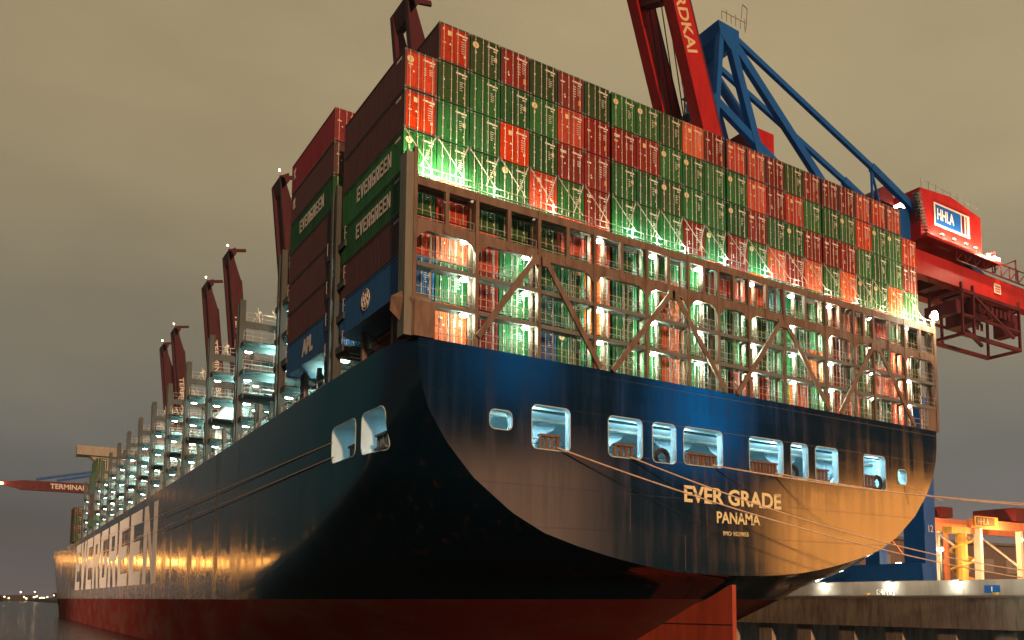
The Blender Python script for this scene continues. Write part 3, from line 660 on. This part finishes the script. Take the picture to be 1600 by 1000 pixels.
# codes: colour, then t (tex), l (round emblem), s (square placard), o (orange label), - plain
GRID = {
 -1: ".. Rs Kl Do K- Do K- Gl Gl K- Os Do Rt Rs Dt K- Do Dt Do Rs Rs Rt ..",
 0: "Rl K- G- G- Gl Rs D- Dt Ds Gl Gl G- Gl Rs Do Rs G- G- Gl Ro Gl Gl Ro",
 1: "Rs G- G- Rs G- Dt Do G- G- Kl Gl G- Gl Dt G- Gl Dt Dt Do G- G- G- Dt",
 2: "Gl G- G- Gl Rs G- Dt G- G- G- Do Gl Do Gl O- Ds Os G- O- Gl Gl Os G-",
 3: "G- R- G- G- K- R- R- G- G- G- G- R- R- O- T- G- G- D- O- G- R- G- K-",
 4: "R- O- R- G- Gl G- O- G- Gl O- G- G- K- G- G- G- G- D- O- G- G- O- K-",
 5: "B- G- D- G- T- Gl O- G- Gl O- G- K- G- G- G- Gl O- D- G- G- O- Rs K-",
 6: ".. O- D- G- B- Gl G- G- G- O- G- G- D- D- G- O- G- O- Os G- G- Rs .."}
sidecol = {0: 'M', 1: 'M', 2: 'G', 3: 'G', 4: 'M', 5: 'B'}
sideM = lambda yv, zz, X: frame((X, yv, zz), (0, -1, 0), (0, 0, 1))
rc = random.Random(21)
def container(X, Y, Z, c, kind, label, group, bodycol=None, corr=False, seed=0):
    t = thing("shipping_container", label, "container", (X, Y, Z), 0, group)
    inst("body", bodyA if corr else bodyB, t, mat=CP[bodycol or c])
    for d in doors: inst("door", d, t, mat=CP[c])
    mk = {'t': 'T', 's': 'S', 'o': 'O'}.get(kind, 'A' if c in 'GKBT' else 'S' if kind == 's' else 'O' if kind == 'o' else 'T')
    inst("marking", marks[(mk, (seed*7+int(X)) % 5)], t)
    cv = (rc.random(), rc.random(), rc.random(), 1)
    for ch in t.children: ch.color = cv
    if kind == 't': inst("lettering", texm, t)
    if kind == 'l': inst("round_emblem", emblem, t)
    return t
def globe(parent, X, yv, zz):
    m = MB()
    for rr in (.78,): m.tube([(X, yv+rr*math.cos(R(a)), zz+rr*math.sin(R(a))) for a in range(0, 361, 20)], .035, 5)
    for q in (-.45, 0, .45):
        hw = math.sqrt(.78**2-q*q); m.tube([(X, yv-hw*.9, zz+q), (X, yv-hw*.4, zz+q+.12), (X, yv+hw*.1, zz+q-.08), (X, yv+hw*.8, zz+q+.06)], .05, 5)
        m.tube([(X, yv+q*1.1, zz-.55), (X, yv+q*.9+.1, zz-.1), (X, yv+q*.8-.06, zz+.5)], .045, 5)
    m.build("globe_emblem", white, parent)
for t, rowtxt in GRID.items():
    for k, code in enumerate(rowtxt.split()):
        if code == '..': continue
        zb = Z0 - 2.913*(t+1)
        c, kd = code
        lab = "%s container, %s from the left, %s" % (CN[c], ORD[k], TN[t])
        body = sidecol.get(t) if k == 0 else ('M' if (c in 'RD' and t == -1) else None)
        if k == 0: lab = "%s container at the left corner of the stern stack, %s" % (CN[c], TN[t])
        cc = container(Xk(k), 0, zb, c, kd, lab, "containers of the stern stack", body, k == 0 or (k == 1 and t == -1), k*3+t)
        if k == 0 and t in (2, 3): block_text("lettering", "EVERGREEN", 6.8, 1.15, sideM(9.0, 1.0, .0), cc, white, .2, .008)
        if k == 0 and t == 5: globe(cc, -.02, 6.6, 1.45)
        if k == 0 and t in (0, 1, 2, 3, 4): text("number", ["MAXU 482", "EMCU 907", "EGHU 913", "EISU 845", "DRYU 261"][t], .9, .22, sideM(1.5, 2.3, -.005), cc, white, .004, .01)
side2 = [(-1, 'V'), (0, 'M'), (1, 'G'), (2, 'M'), (3, 'M'), (4, 'M'), (5, 'B')]
nm2 = {-1: 'topmost', 0: 'second from the top', 1: 'third from the top', 2: 'fourth from the top', 3: 'fifth from the top', 4: 'sixth from the top', 5: 'lowest, lettered APL'}
for t, c in side2:
    zb = Z0 - 2.913*(t+1)
    cc = container(Xk(0), 14.75, zb, c, '-', "%s container in the side stack behind the corner stack, %s" % (CN[c], nm2[t]), "containers of the second stack", None, True, t)
    if t == 1: block_text("lettering", "EVERGREEN", 6.8, 1.15, sideM(9.2, 1.0, .0), cc, white, .2, .008)
    if t == 5: text("lettering", "APL", 3.0, 1.5, sideM(7.4, .75, -.005), cc, white, .006, .06)
    if t in (-1, 0): text("lettering", "K" if t else "OK", .8, 1.0, sideM(11.6, 1.2, -.005), cc, white, .006, .045)
# second stack, columns inboard: only their upper tiers show above and between
for k in (1, 2):
    for t in (-1, 0, 1, 2, 3, 4, 5):
        container(Xk(k), 14.75, Z0-2.913*(t+1), 'MDGDMDG'[t+1], '-', "%s container %s column inboard in the second stack, %s" % (CN['MDGDMDG'[t+1]], ORD[k], ORD[t+1]), "containers of the second stack", None, False, t)
# stanchion frames under the overhanging outer columns
for yv, n_ in ((0, 0), (14.75, 1)):
    for k in range(2):
        m = MB(); m.box(.9, yv+3.4+k*6, 23.5, 1.3, yv+3.8+k*6, 26.8); m.build("stanchion", steel, ship)
# dark red container low inboard, seen below the corner stack
container(Xk(1), .3, 24.0-.2, 'M', '-', "dark maroon container low behind the bulwark, under the corner stack", "containers of the stern stack", None, True, 3)
# containers left on the hatch covers further forward
k = 0
for yv, x, zb, cs in ((199, 0, 25.2, 'GMMTGK'), (184, 4, 25.2, 'MGMT'), (154.6, 7, 25.2, 'GTM'), (62.3, 9, 25.2, 'T'), (77, 6, 25.2, 'GO'), (92, 5, 25.2, 'BG'), (107, 4, 25.2, 'OM'), (277, 1, 25.2, 'KMKM'), (46.8, 11, 25.2, 'OM')):
    for j, c in enumerate(cs):
        container(x, yv, zb+j*2.913, c, '-', "%s container, %s up in the %s forward stack" % (CN[c], ORD[j], ORD[k]), "containers forward on the deck", None, False, j)
    k += 1

# lashing rods crossing in front of the lowest free tier
rod = MB(); rod.tube([(0, 0, 0), (1.55, -1.0, -2.95)], .036, 5); rod_a = rod.mesh("rod", [rodm])
rod = MB(); rod.tube([(0, 0, 0), (-1.55, -1.0, -2.95)], .036, 5); rod_b = rod.mesh("rod", [rodm])
for k in range(23):
    for s_, me_ in ((0, rod_a), (1, rod_b)):
        x = Xk(k)+(.06 if s_ == 0 else CW-.06); o = inst("lashing_rod", me_, None, (x, -.04, Z0-2.913*2-.05))
        tag(o, "thin rod slanting down %s from the %s container above the lashing bridge" % ("rightward" if s_ == 0 else "leftward", ORD[k]), "lashing rod", "lashing rods on the stern stack")

# ---------------------------------------------------------------- quay, flood wall and its lamps
m = MB(); m.box(62.2, -390, 3.4, 75.2, 8900, 6.6, 0)
for k in range(-40, 160): m.box(62.6, k*6.5, -2, 64.2, k*6.5+2.2, 3.4, 0)
m.box(66.5, -390, -2, 74, 8900, 3.4, 0)
m.build("quay", quay_face)
tag(bpy.data.objects["quay"], kind='structure')
m = MB(); m.box(62.15, -390, 6.61, 62.5, 600, 6.92); tag(m.build("quay_kerb", concrete), "pale kerb strip along the top of the dark quay wall", "kerb")
fw = thing("flood_wall", "pale concrete flood wall on the quay with lamps and a dark number board", "wall", (64.2, 0, 6.6))
for k in range(-3, 30):
    m = MB(); m.box(0, k*14+.02, 0, .5, k*14+13.98, 1.95); m.build("panel", concrete, fw)
for yv in (-8.3, .6, 9.0, 18.5):
    m = MB(); m.box(-.35, yv-.4, 1.75, 0, yv+.4, 2.0); o = m.build("lamp", steel_d, fw); m = MB(); m.box(-.34, yv-.38, 1.6, -.02, yv+.38, 1.74); m.build("lens", lamp_w, o)
    point("lamp_glow", (-.95, yv, 1.5), 260, (1., .88, .68), fw, .25)
for yv in (-13, -3.9, 5, 13.8, 26, 40, 60): point("lamp_glow", (-2.2, yv, 2.6), 170, (1., .84, .62), fw, .25)  # fill points with no fixture, added to brighten the wall between its lamps
m = MB(); m.box(-.04, -4.1, .55, -.01, -2.4, 1.35); o = m.build("number_board", crane_blue, fw)
text("number", "I", .12, .5, frame((-.05, -3.18, .7), (0, -1, 0), (0, 0, 1)), o, white)
m = MB(); m.box(-.04, 8.5, .2, -.01, 10.9, 1.0); o = m.build("number_board", white, fw)
text("number", "S30", 2.1, .66, frame((-.05, 10.75, .27), (0, -1, 0), (0, 0, 1)), o, black)
for yv in (-4.2, 11.5, -16):
    m = MB(); m.tube([(63.2, yv, 6.6), (63.2, yv, 7.0), (63.2, yv, 7.1)], [.22, .18, .32], 10); m.tube([(63.2, yv, 7.1), (63.2, yv, 7.2)], .32, 10)
    tag(m.build("bollard", yellow), {-4.2: "small yellow bollard on the quay edge nearest the number board", 11.5: "yellow bollard on the quay edge by the S30 board", -16: "yellow bollard on the quay edge at the right end"}[yv], "bollard", "bollards on the quay edge")

# ---------------------------------------------------------------- quay cranes
def sts(Yn, label, near=False):
    """ship-to-shore crane with raised twin boom; Yn is the near boom girder"""
    crane_dark = MATS['crane_dark_red'] if near else MATS['crane_far']
    t = thing("harbour_crane", label, "crane", (0, 0, 0), 0, "ship-to-shore cranes along the quay"); Yf = Yn+(6.5 if near else 9); XL, XR = (79.2, 115.) if near else (72., 108.)
    def part(name, mt, fn, par=None):
        m = MB(); fn(m); return m.build(name, mt, par or t)
    legs = [(XL, Yn-14), (XL, Yf+12), (XR, Yn-14), (XR, Yf+12)]
    for x, yv in legs:
        if near: yv = yv-.9 if yv < Yn else yv; part("leg", crane_blue, lambda m: m.box(x-1.2, yv-1.5, 6.6, x+1.2, yv+1.6, 33 if x < 90 else 59.8)); x > 90 or part("upper_leg", crane_blue, lambda m: m.bar((x, yv, 32), (74, 29 if yv < 30 else 38, 60), 2., 2.))
        else: part("leg", crane_blue, lambda m: (m.bar((x, yv, 9.), (x, yv, 30), 2.2, 2.4), m.bar((x, yv, 30), (x, Yn-.5 if yv < Yn else Yf+.5, 60), 2., 2.2)))
    for x in ((XL,) if near else (XL, XR)): part("sill_beam", crane_blue, lambda m: m.bar((x, Yn-12.8, 10.0), (x, Yf+10.8, 10.0), 1.8, 2.4)); x > 90 and not near and part("cross_beam", crane_red if near else crane_blue, lambda m: m.bar((x, Yn-12.8, 62.), (x, Yf+10.8, 62.), 1.6, 2.4))
    if near: part("bogie_cover", crane_blue, lambda m: m.prism([(78, 12.6, 8.5), (78, 25, 8.5), (78, 23, 10.9), (78, 15, 11.2), (78, 12.8, 11.0)], (-2., 0, 0))); nb = part("number_plate", crane_blue, lambda m: m.box(78.1, 13.54, 14.8, 80.2, 13.58, 16.6)); text("number", "12", 1.0, .9, frame((78.8, 13.52, 15.2), (1, 0, 0), (0, 0, 1)), nb, white)
    for yv in (Yn, Yf):
        part("girder", crane_red if near else crane_dark, lambda m: m.prism([(60, yv-.9, 64), (138, yv-.9, 64), (138, yv-.9, 60), (60, yv-.9, 60)], (0, 1.8, 0)))
        # raised boom girder
        a, b_ = (59.4, 60.), (41.5, 116.) 
        if not near: a, b_ = (66., 66.), (57., 152.5)
        d = Vector((b_[0]-a[0], 0, b_[1]-a[1])).normalized(); n_ = Vector((d.z, 0, -d.x)); hh = 1.6 if near else 2.3
        P = [Vector((a[0], yv-.9, a[1]))-n_*hh, Vector((a[0], yv-.9, a[1]))+n_*hh, Vector((b_[0], yv-.9, b_[1]))+n_*hh*.9, Vector((b_[0], yv-.9, b_[1]))-n_*hh*.9]
        if not near: P[2] = Vector((b_[0], yv-.9, b_[1]))-d*12+n_*hh; P.insert(3, Vector((b_[0], yv-.9, b_[1]))-n_*hh*.2)
        bo = part("boom_girder", crane_red if near else crane_dark, lambda m: m.prism(P, (0, 1.8, 0)))
        part("boom_rail", crane_dark, lambda m: m.bar(P[1]+Vector((.25, .3, 0)), P[2]+Vector((.25, .3, 0)), .4, .5), bo)
        if yv == Yn:
            txt = "BURCHARDKAI" if near else "TERMINAL BURCHARDKAI"
            if near:
                o_ = Vector((49.5, yv-.93, 87.6)) ; org = o_ - d*-0
                text("boom_lettering", "BURCHARDKAI", 18.4, 1.9, frame(Vector((a[0], yv-.92, a[1]))+d*(20.8+18.4)-n_*1.1, -d, n_), bo, cream, .02, .02)
            else: text("boom_lettering", txt, 52., 2.4, frame(Vector((a[0], yv-.92, a[1]))+d*60-n_*1.3, -d, n_), bo, white, .02, .02)
    # boom cross members
    d = Vector((b_[0]-a[0], 0, b_[1]-a[1])); ln = d.length; d.normalize(); A = Vector((a[0], 0, a[1]))
    for s_ in ((4, 31.5, 50) if near else (3, 32, 60, 84)):
        p = A+d*min(s_, ln-1.5); part("cross_tie", crane_dark, lambda m: m.bar((p.x, Yn+.9, p.z-2 if near else p.z), (p.x, Yf-.9, p.z), 1.5, 2.4 if near else 2.))
    if not near:
        p = A+d*(ln+.5)
        part("boom_tip", crane_dark, lambda m: (m.prism([(p.x-1, Yn-.9, p.z-5), (p.x+1.5, Yn-.9, p.z-1), (p.x+1, Yn-.9, p.z+1.5), (p.x-2, Yn-.9, p.z-.5)], (0, 10.8, 0)), m.bar((p.x-1, Yn+3, p.z+1), (p.x+6, Yn+3, p.z+2.5), .8, 1.2)))
        part("walkway", galv, lambda m: m.bar(A+d*30+Vector((3.2, Yf+1.4, 0)), A+d*ln+Vector((2.6, Yf+1.4, 0)), .25, .8))
        part("beacon", lamp_g, lambda m: m.tube([(p.x-2, Yn, p.z+1.6), (p.x-2, Yn, p.z+2.2)], .3, 8))
    # A-frame and stays
    AP = (60.0, 86.4) if near else (70., 98.)
    for yv in (Yn+.5, Yf-.5):
        part("mast_leg", crane_blue, lambda m: (m.bar((57.2, yv, 62), (AP[0]-.6, yv, AP[1]), .8, .9), m.bar((AP[0]+.8, yv, AP[1]), (69.5, yv, 62), .95, 1.3)))
        part("back_stay", crane_blue, lambda m: (m.bar((AP[0]+1, yv, AP[1]-.5), (86, yv, 65), .8, 1.35), m.bar((AP[0]+1.5, yv, AP[1]), (92.4, yv, 75.9), .6, .8), m.bar((92.4, yv, 75.9), (128, yv, 62.5), .8, 1.2)))
        part("strut", crane_blue, lambda m: (m.bar((92.4, yv, 75.4), (92.6, yv, 64), .3), m.bar((92.4, yv, 75.4), (96.6, yv, 64), .3), m.bar((57.6, yv, 75.8), (82, yv, 64), .8, 1.2)))
    part("mast_head", crane_blue, lambda m: (m.prism([(58.6, Yn, AP[1]+.9), (62.6, Yn, AP[1]+.7), (62.6, Yn, AP[1]-1.6), (60.8, Yn, AP[1]-2.6), (59, Yn, AP[1]-1.)], (0, Yf-Yn, 0))))
    part("hoist_house", crane_blue, lambda m: m.box(58, Yn+2, 74.5, 60.5, Yn+5, 80.))
    part("mast_platform", galv, lambda m: ([m.bar((59+.9*k, Yn-.3, AP[1]+1), (59+.9*k, Yn-.3, AP[1]+2.2+.5*(k % 2)), .08) for k in range(6)], m.bar((59, Yn-.3, AP[1]+2.2), (63.8, Yn-.3, AP[1]+2.2), .08), m.tube([(63.6, Yn-.2, AP[1]+.8), (63.9, Yn-.2, AP[1]+2), (64.1, Yn-.2, AP[1]+4.6), (63.2, Yn-.2, AP[1]+4.9), (62.9, Yn-.2, AP[1]+2.6)], .07, 5)))
    if near:
        def stairs(m):
            for k in range(8):
                z0 = 64+k*2.6; xa, xb = (56.2, 58.6) if k % 2 else (58.6, 56.2); m.bar((xa, Yn+4.2, z0), (xb, Yn+4.2, z0+2.6), .12, .3); m.bar((xa, Yn+4.2, z0+.9), (xb, Yn+4.2, z0+3.5), .07); m.box(55.8, Yn+3.6, z0+2.5, 59, Yn+4.8, z0+2.58)
            for x in (55.9, 58.9): m.bar((x, Yn+4.2, 60), (x, Yn+4.2, 86), .16)
        part("stair_tower", steel_d, stairs)
        for k in range(3): part("hoist_rope", galv, lambda m: m.bar((50.8+k*.5, Yn+2+k, 96), (57.5+k*.4, Yn+2+k, 64), .07))
    if near: part("cable", black, lambda m: [m.bar((48+k*1.3, Yn+5, 100), (55+k*1.1, Yn+5, 64), .12) for k in range(4)])
    if near: part("service_house", crane_red, lambda m: (m.box(66, Yn+1, 66.3, 70.4, Yn+6.5, 74.6)))
    H = part("machinery_house", crane_red, lambda m: (m.prism([(103.2, Yn-.9, 66.5), (121.2, Yn-.9, 66.5), (121.2, Yn-.9, 74.2), (112.2, Yn-.9, 75.7), (103.2, Yn-.9, 75.0)], (0, 12, 0)), m.box(102.6, Yn-2.4, 65.9, 124.5, Yn+11.4, 66.4)))
    if not near: return t
    part("drum_hood", crane_dark, lambda m: (m.tube([(101, Yn+4, 74.2), (101, Yn+10, 74.2)], 2.2, 16), m.box(98.9, Yn+4, 72, 103.1, Yn+10, 73.6)), H)
    part("blue_shaft", crane_blue, lambda m: m.prism([(100.5, Yn+1, 71.6), (103.1, Yn+1, 71.6), (103.1, Yn+1, 63.4), (101.5, Yn+1, 62.8), (100.3, Yn+1, 63.6)], (0, 3, 0)), H)
    part("entrance_panel", lamp_g, lambda m: m.box(103.12, Yn+2, 72.2, 103.17, Yn+6, 73.6), H)
    yq = Yn-.95
    sg = part("sign_board", white, lambda m: m.box(106.9, yq-.1, 69.4, 117.4, yq-.02, 73.4), H)
    part("sign_panel", crane_blue, lambda m: (m.box(107.3, yq-.14, 69.75, 114.7, yq-.11, 73.05), ), sg)
    part("sign_bars", crane_dark, lambda m: (m.box(115.0, yq-.14, 69.75, 115.8, yq-.11, 73.05), m.box(116.2, yq-.14, 69.75, 116.5, yq-.11, 73.05)), sg)
    text("sign_lettering", "HHLA", 4.9, 2.0, frame((107.7, yq-.16, 70.5), (1, 0, 0), (0, 0, 1)), sg, white, .01, .02)
    for x in (107.5, 111, 114.5, 117.5):
        o = part("sign_lamp", steel_d, lambda m: (m.box(x-.35, yq-1.2, 67.3, x+.35, yq-.8, 67.5), m.bar((x, yq-1.0, 66.4), (x, yq-1.0, 67.3), .1)), H)
        part("lens", lamp_g, lambda m: m.box(x-.3, yq-1.15, 67.51, x+.3, yq-.85, 67.56), o); point("sign_lamp_glow", (x, yq-1.3, 67.8), 1500, (1., .72, .5), o, .2)
    for x in (121, 123, 124.2):
        o = part("sign_lamp", steel_d, lambda m: m.box(x-.4, Yn-2.2, 66.5, x+.4, Yn-1.7, 67.2), H); part("lens", lamp_g, lambda m: m.box(x-.35, Yn-2.3, 66.6, x+.35, Yn-2.21, 67.1), o); point("sign_lamp_glow", (x, Yn-3, 67.5), 2500, (1., .62, .38), o, .2)
    part("handrail", galv, lambda m: [m.bar((104+k*2.1, Yn-.7, 75.1), (104+k*2.1, Yn-.7, 76.9), .06) for k in range(9)] + [m.bar((104, Yn-.7, 76.8), (121, Yn-.7, 75.9), .05)], H)
    part("stair", steel_d, lambda m: [m.box(101.7+k*.16, Yn-1.6, 73.6-k*.5, 102.6+k*.16, Yn-.2, 73.7-k*.5) for k in range(15)], H)
    # rear girder walkway trusses
    def tr(m):
        for k in range(11):
            x = 112+k*2.8; m.bar((x, Yn-1.6, 64.2), (x, Yn-1.6, 66.6), .16); m.bar((x, Yn-1.6, 64.2), (x+2.8, Yn-1.6, 66.6), .14)
        m.bar((112, Yn-1.6, 66.6), (140, Yn-1.6, 66.6), .16); m.bar((112, Yn-1.6, 64.2), (140, Yn-1.6, 64.2), .2)
        for k in range(3): m.bar((120+k*7, Yn-1.6, 66.6), (124+k*7, Yn-1.6, 68.4), .22); m.bar((124+k*7, Yn-1.6, 68.4), (124+k*7, Yn-1.6, 64.5), .22)
    part("truss_walkway", crane_dark, tr)
    for x in (104, 112, 120, 128, 136): part("cross_tie", crane_dark, lambda m: m.bar((x, Yn+.9, 61.5), (x, Yf-.9, 61.5), 2.2, 2.))
    def cab(m):
        x0, x1, y0, y1, z0, z1 = 111.6, 129.6, Yn-2.5, Yn+3.5, 51., 58.5
        for x in (x0, x0+3.4, x1):
            for yv in (y0, y1): m.bar((x, yv, z0), (x, yv, z1+1.5), .4)
        for yv in (y0, y1):
            m.bar((x0, yv, z0), (x1, yv, z0), .6); m.bar((x0, yv, z0+3.4), (x1, yv, z0+3.4), .4); m.bar((x0, yv, z1), (x1, yv, z1), .6); m.bar((x0+3, yv, z1), (x1-2, yv, z0+2), .5)
            for k in range(9): m.box(x0+5+k*1.35, yv, z1-2.6, x0+5.8+k*1.35, yv+.1, z1-1.2)
        for x in (x0, x1): m.bar((x, y0, z0), (x, y1, z0), .5); m.bar((x, y0, z1), (x, y1, z1), .5)
        m.box(x0-1.6, y0, 54.5, x0-.3, y1, 56.7); m.box(x0+3.8, y0+.5, 53.8, x0+6.5, y1-.5, 57.5); m.box(x1+.2, y0+1, 54.5, x1+2.4, y1-1, 58)
    part("trolley_frame", crane_dark, cab)
    o = part("notice_board", white, lambda m: m.box(124.5, Yn-1.02, 61.2, 126.7, Yn-.95, 63.)); part("notice_text", crane_red, lambda m: [m.box(124.8, Yn-1.06, 61.5+.42*k, 126.4, Yn-1.03, 61.7+.42*k) for k in range(3)], o)
    return t
sts(30, "near red and blue quay crane with raised boom and lit HHLA machinery house", True)
FC = [(134, "far red crane whose boom tip pokes up beside the top corner container"), (244, "far dark red crane boom rising just left of the second container stack"), (322, "far crane boom, tallest of the four left of the stacks"), (366, "far crane boom second from the right among the four left of the stacks"), (449, "far crane boom third from the right among the four, hazy"), (486, "farthest crane boom, leftmost raised one, bluish in the haze")]
for Yv, lab in FC: sts(Yv, lab)
# crane with its boom lowered over the bow
t = thing("harbour_crane", "distant crane with its boom lowered over the bow at the left edge, white word TERMINAL", "crane", (0, 396, 0), 0, "ship-to-shore cranes along the quay")
m = MB(); m.prism([(-12, -.9, 54), (-12, -.9, 58.2), (70, -.9, 59), (70, -.9, 54)], (0, 1.8, 0)); m.prism([(-12, -.9, 54.4), (-18, -.9, 55.8), (-18, -.9, 57), (-12, -.9, 58)], (0, 1.8, 0)); bo = m.build("boom_girder", crane_dark, t)
text("boom_lettering", "TERMINAL", 14, 2.3, frame((-.6, -.95, 55.2), (1, 0, 0), (0, 0, 1)), bo, white, .03, .03)
m = MB(); m.bar((-6, 0, 59), (20, 0, 65), .8, 1.1); m.bar((2, 0, 59), (30, 0, 66), .8, 1.1); m.bar((20, 0, 65), (70, 0, 95), .8, 1.1); m.build("fore_stay", crane_blue, t)
for x in (70, 104):
    m = MB(); m.bar((x, 0, 7), (x, 0, 60 if x > 80 else 96), 2.4, 2.4); m.build("leg", crane_blue, t)
m = MB(); m.tube([(-18.6, 0, 56), (-18.6, 0, 56.8)], .8, 8); m.build("beacon", lamp_o, t); point("beacon_glow", (-19.5, -1.5, 56), 4000, (1, .4, .15), t, .5)

# ---------------------------------------------------------------- yard beyond the flood wall
pale_o = paint("gantry_orange_hazed", (.75, .26, .12), .6, dirt=.25)  # gantry red paled to orange, the glow of haze put into the colour
def gantry(loc, w_, h, mt, label, sign=False, group=None):
    t = thing("yard_gantry", label, "gantry crane", loc, 0, group); crane_red = pale_o
    for x in (0, w_):
        for yv in (0, 9): m = MB(); m.bar((x, yv, 0), (x, yv, h), .8, 1.1); m.build("leg", white if sign else mt, t)
    m = MB(); m.bar((0, 0, h*.45), (0, 9, h), .35); m.bar((w_, 0, h*.45), (w_, 9, h), .35); m.bar((0, 0, 2.2), (0, 9, 2.2), .6); m.bar((w_, 0, 2.2), (w_, 9, 2.2), .6); m.build("brace", white if sign else mt, t)
    for yv in (0, 9): m = MB(); m.bar((-3, yv, h+.8), (w_+14, yv, h+.8), .9, 1.7); m.build("girder", mt, t)
    m = MB(); m.box(w_*.8, -1, h+1.9, w_*.8+5, 8, h+4.6); m.build("trolley", crane_dark, t)
    m = MB(); [m.tube([(x, -.4, h-2), (x, -.4, h-1.4)], .3, 8) for x in (0, w_)]; m.build("lamp", lamp_o, t)
    point("lamp_glow", (w_*.3, -3, h*.8), 9000, (1, .52, .2), t, .5)
    if sign:
        m = MB(); m.box(-2.6, -1.0, h+.2, 5.2, -.7, h+2.2); o = m.build("sign_board", yellow, t); m = MB(); m.box(-2.3, -1.04, h+.4, 4.0, -1.01, h+2.0); m.build("sign_panel", rust, o)
        text("sign_lettering", "HHLA", 3.8, 1.2, frame((-1.9, -1.1, h+.6), (1, 0, 0), (0, 0, 1)), o, cream)
    return t
gantry((134.8, 40, 6.6), 14.5, 13.4, pale_o, "yard gantry with white legs and yellow HHLA sign at the right edge", True, "gantries behind the flood wall")
gantry((168, 78, 6.6), 15.5, 19, pale_o, "orange red gantry with pale legs right of the blue crane leg", False, "gantries behind the flood wall")
t = thing("spiral_tower", "yellow tower with a spiral stair beside the white gantry leg", "tower", (130.5, 41, 6.6))
m = MB(); m.tube([(0, 0, 0), (0, 0, 12.5)], 1.1, 10); m.box(-4.5, -1, 12.2, 1.5, 1, 13.4); m.build("column", yellow, t)
m = MB(); m.tube([(2.*math.cos(a*.5), 2.*math.sin(a*.5), a*.31) for a in range(40)], .28, 6); m.build("spiral_stair", yellow, t)
point("tower_glow", (-3, -5, 7), 2400, (1, .6, .25), t, .5)
for k, (x, yv, h) in enumerate(((119, 38, 8.5), (126.5, 52, 6.5), (146, 60, 5.5), (117, 70, 14))):
    t = thing("lamp_post", ["tall yard lamp post left of the red gantry's leg", "yard lamp post glaring below the red gantry", "low yard lamp behind the white gantry", "slender lamp post seen between hull and blue crane leg"][k], "lamp post", (x, yv, 6.6), 0, "lamp posts in the yard")
    m = MB(); m.tube([(0, 0, 0), (0, 0, h)], .16, 8); m.build("pole", galv, t); m = MB(); m.tube([(0, 0, h), (0, 0, h+.5)], .55, 8); m.build("lamp_head", lamp_g, t); point("lamp_glow", (0, -1.2, h-.3), 2600, (1, .62, .3), t, .3)
b_ = thing("warehouse", "low brownish warehouse in the haze behind the yard, right edge", "building", (190, 120, 6.6))
m = MB(); m.box(0, 0, 0, 160, 30, 19); m.build("wall", shed, b_); m = MB(); m.box(-1, -1, 19, 161, 31, 20); m.build("roof", steel_d, b_)
for k in range(10): m = MB(); m.box(6+k*15, -.2, 9, 13+k*15, -.02, 14); m.build("window", concrete, b_)
m = MB(); m.box(166, 100, 6.6, 172, 106, 20); m.box(165.5, 99.5, 20, 172.5, 106.5, 21); tag(m.build("brick_tower", paint("brick", (.30, .15, .10), .8)), "small reddish square tower in front of the warehouse, right edge", "tower")
# far shore across the river with its few lights
t = thing("far_bank", "low dark far bank with scattered small lights at the left edge", "bank", (0, 0, 0))
m = MB()
rb = random.Random(4); x = -3200
while x < 900: w_ = rb.uniform(40, 160); m.box(x, 2200+rb.uniform(0, 200), 0, x+w_, 2500, rb.uniform(7, 22)); x += w_*.8
m.build("bank_buildings", shed, t)
for px, pz in ((41, 19), (48, 8), (52, 5), (66, 8), (69, 9), (72, 10), (77, 6), (81, 7), (85, 6), (67, 20), (91, 8), (20, 6), (12, 9), (103, 12)):
    m = MB(); m.tube([(px, 2190, pz), (px, 2190, pz+1.6)], 1.1, 8); m.build("light", lamp_g, t)
# sodium floodlights of the terminal opposite, off to the left; their glare lies on the wet side plating
for k, (x, yv, zz) in enumerate(((-62, 850, 41), (-80, 820, 40), (-96, 795, 39), (-112, 770, 38), (-122, 750, 37), (-140, 725, 36), (-165, 690, 36))):
    t = thing("floodlight_mast", "sodium floodlight mast far ahead beyond the bow, %s" % ORD[k], "floodlight mast", (x, yv, 0), 0, "sodium floodlight masts beyond the bow")
    m = MB(); m.tube([(0, 0, 0), (0, 0, zz)], .5, 8); m.build("pole", steel_d, t); m = MB(); m.box(-5, -.5, zz-2, 5, .5, zz+2); m.build("lamp_head", emit("sodium_head", (1, .40, .08), 45) if k == 0 else MATS["sodium_head"], t)
t = thing("floodlight_mast", "unseen floodlight mast added abreast of the white side letters to light them", "floodlight mast", (-170, 215, 0))
m = MB(); m.tube([(0, 0, 0), (0, 0, 27)], .5, 8); m.build("pole", steel_d, t); m = MB(); m.box(-.5, -2, 26, .5, 2, 28); m.build("lamp_head", lamp_g, t)
spot("lettering_fill", (-169, 214, 25.5), (0, 185, 9), 900000, (1, .66, .46), 62, .9, 1.)  # spot out of view, added to light the lettering on the port side


# ---------------------------------------------------------------- misty river air
m = MB(); m.box(-1500, -300, -6, 1200, 2600, 220); hz = m.build("haze", []); hm_ = bpy.data.materials.new("haze_air"); hm_.use_nodes = True; n = hm_.node_tree.nodes
n.remove(n["Principled BSDF"]); pv = n.new("ShaderNodeVolumePrincipled"); pv.inputs["Color"].default_value = (.10, .14, .14, 1); pv.inputs["Density"].default_value = .0004; pv.inputs["Anisotropy"].default_value = 0
hm_.node_tree.links.new(pv.outputs[0], n["Material Output"].inputs["Volume"]); hz.data.materials.append(hm_); tag(hz, kind='stuff')
cy.volume_bounces = 0
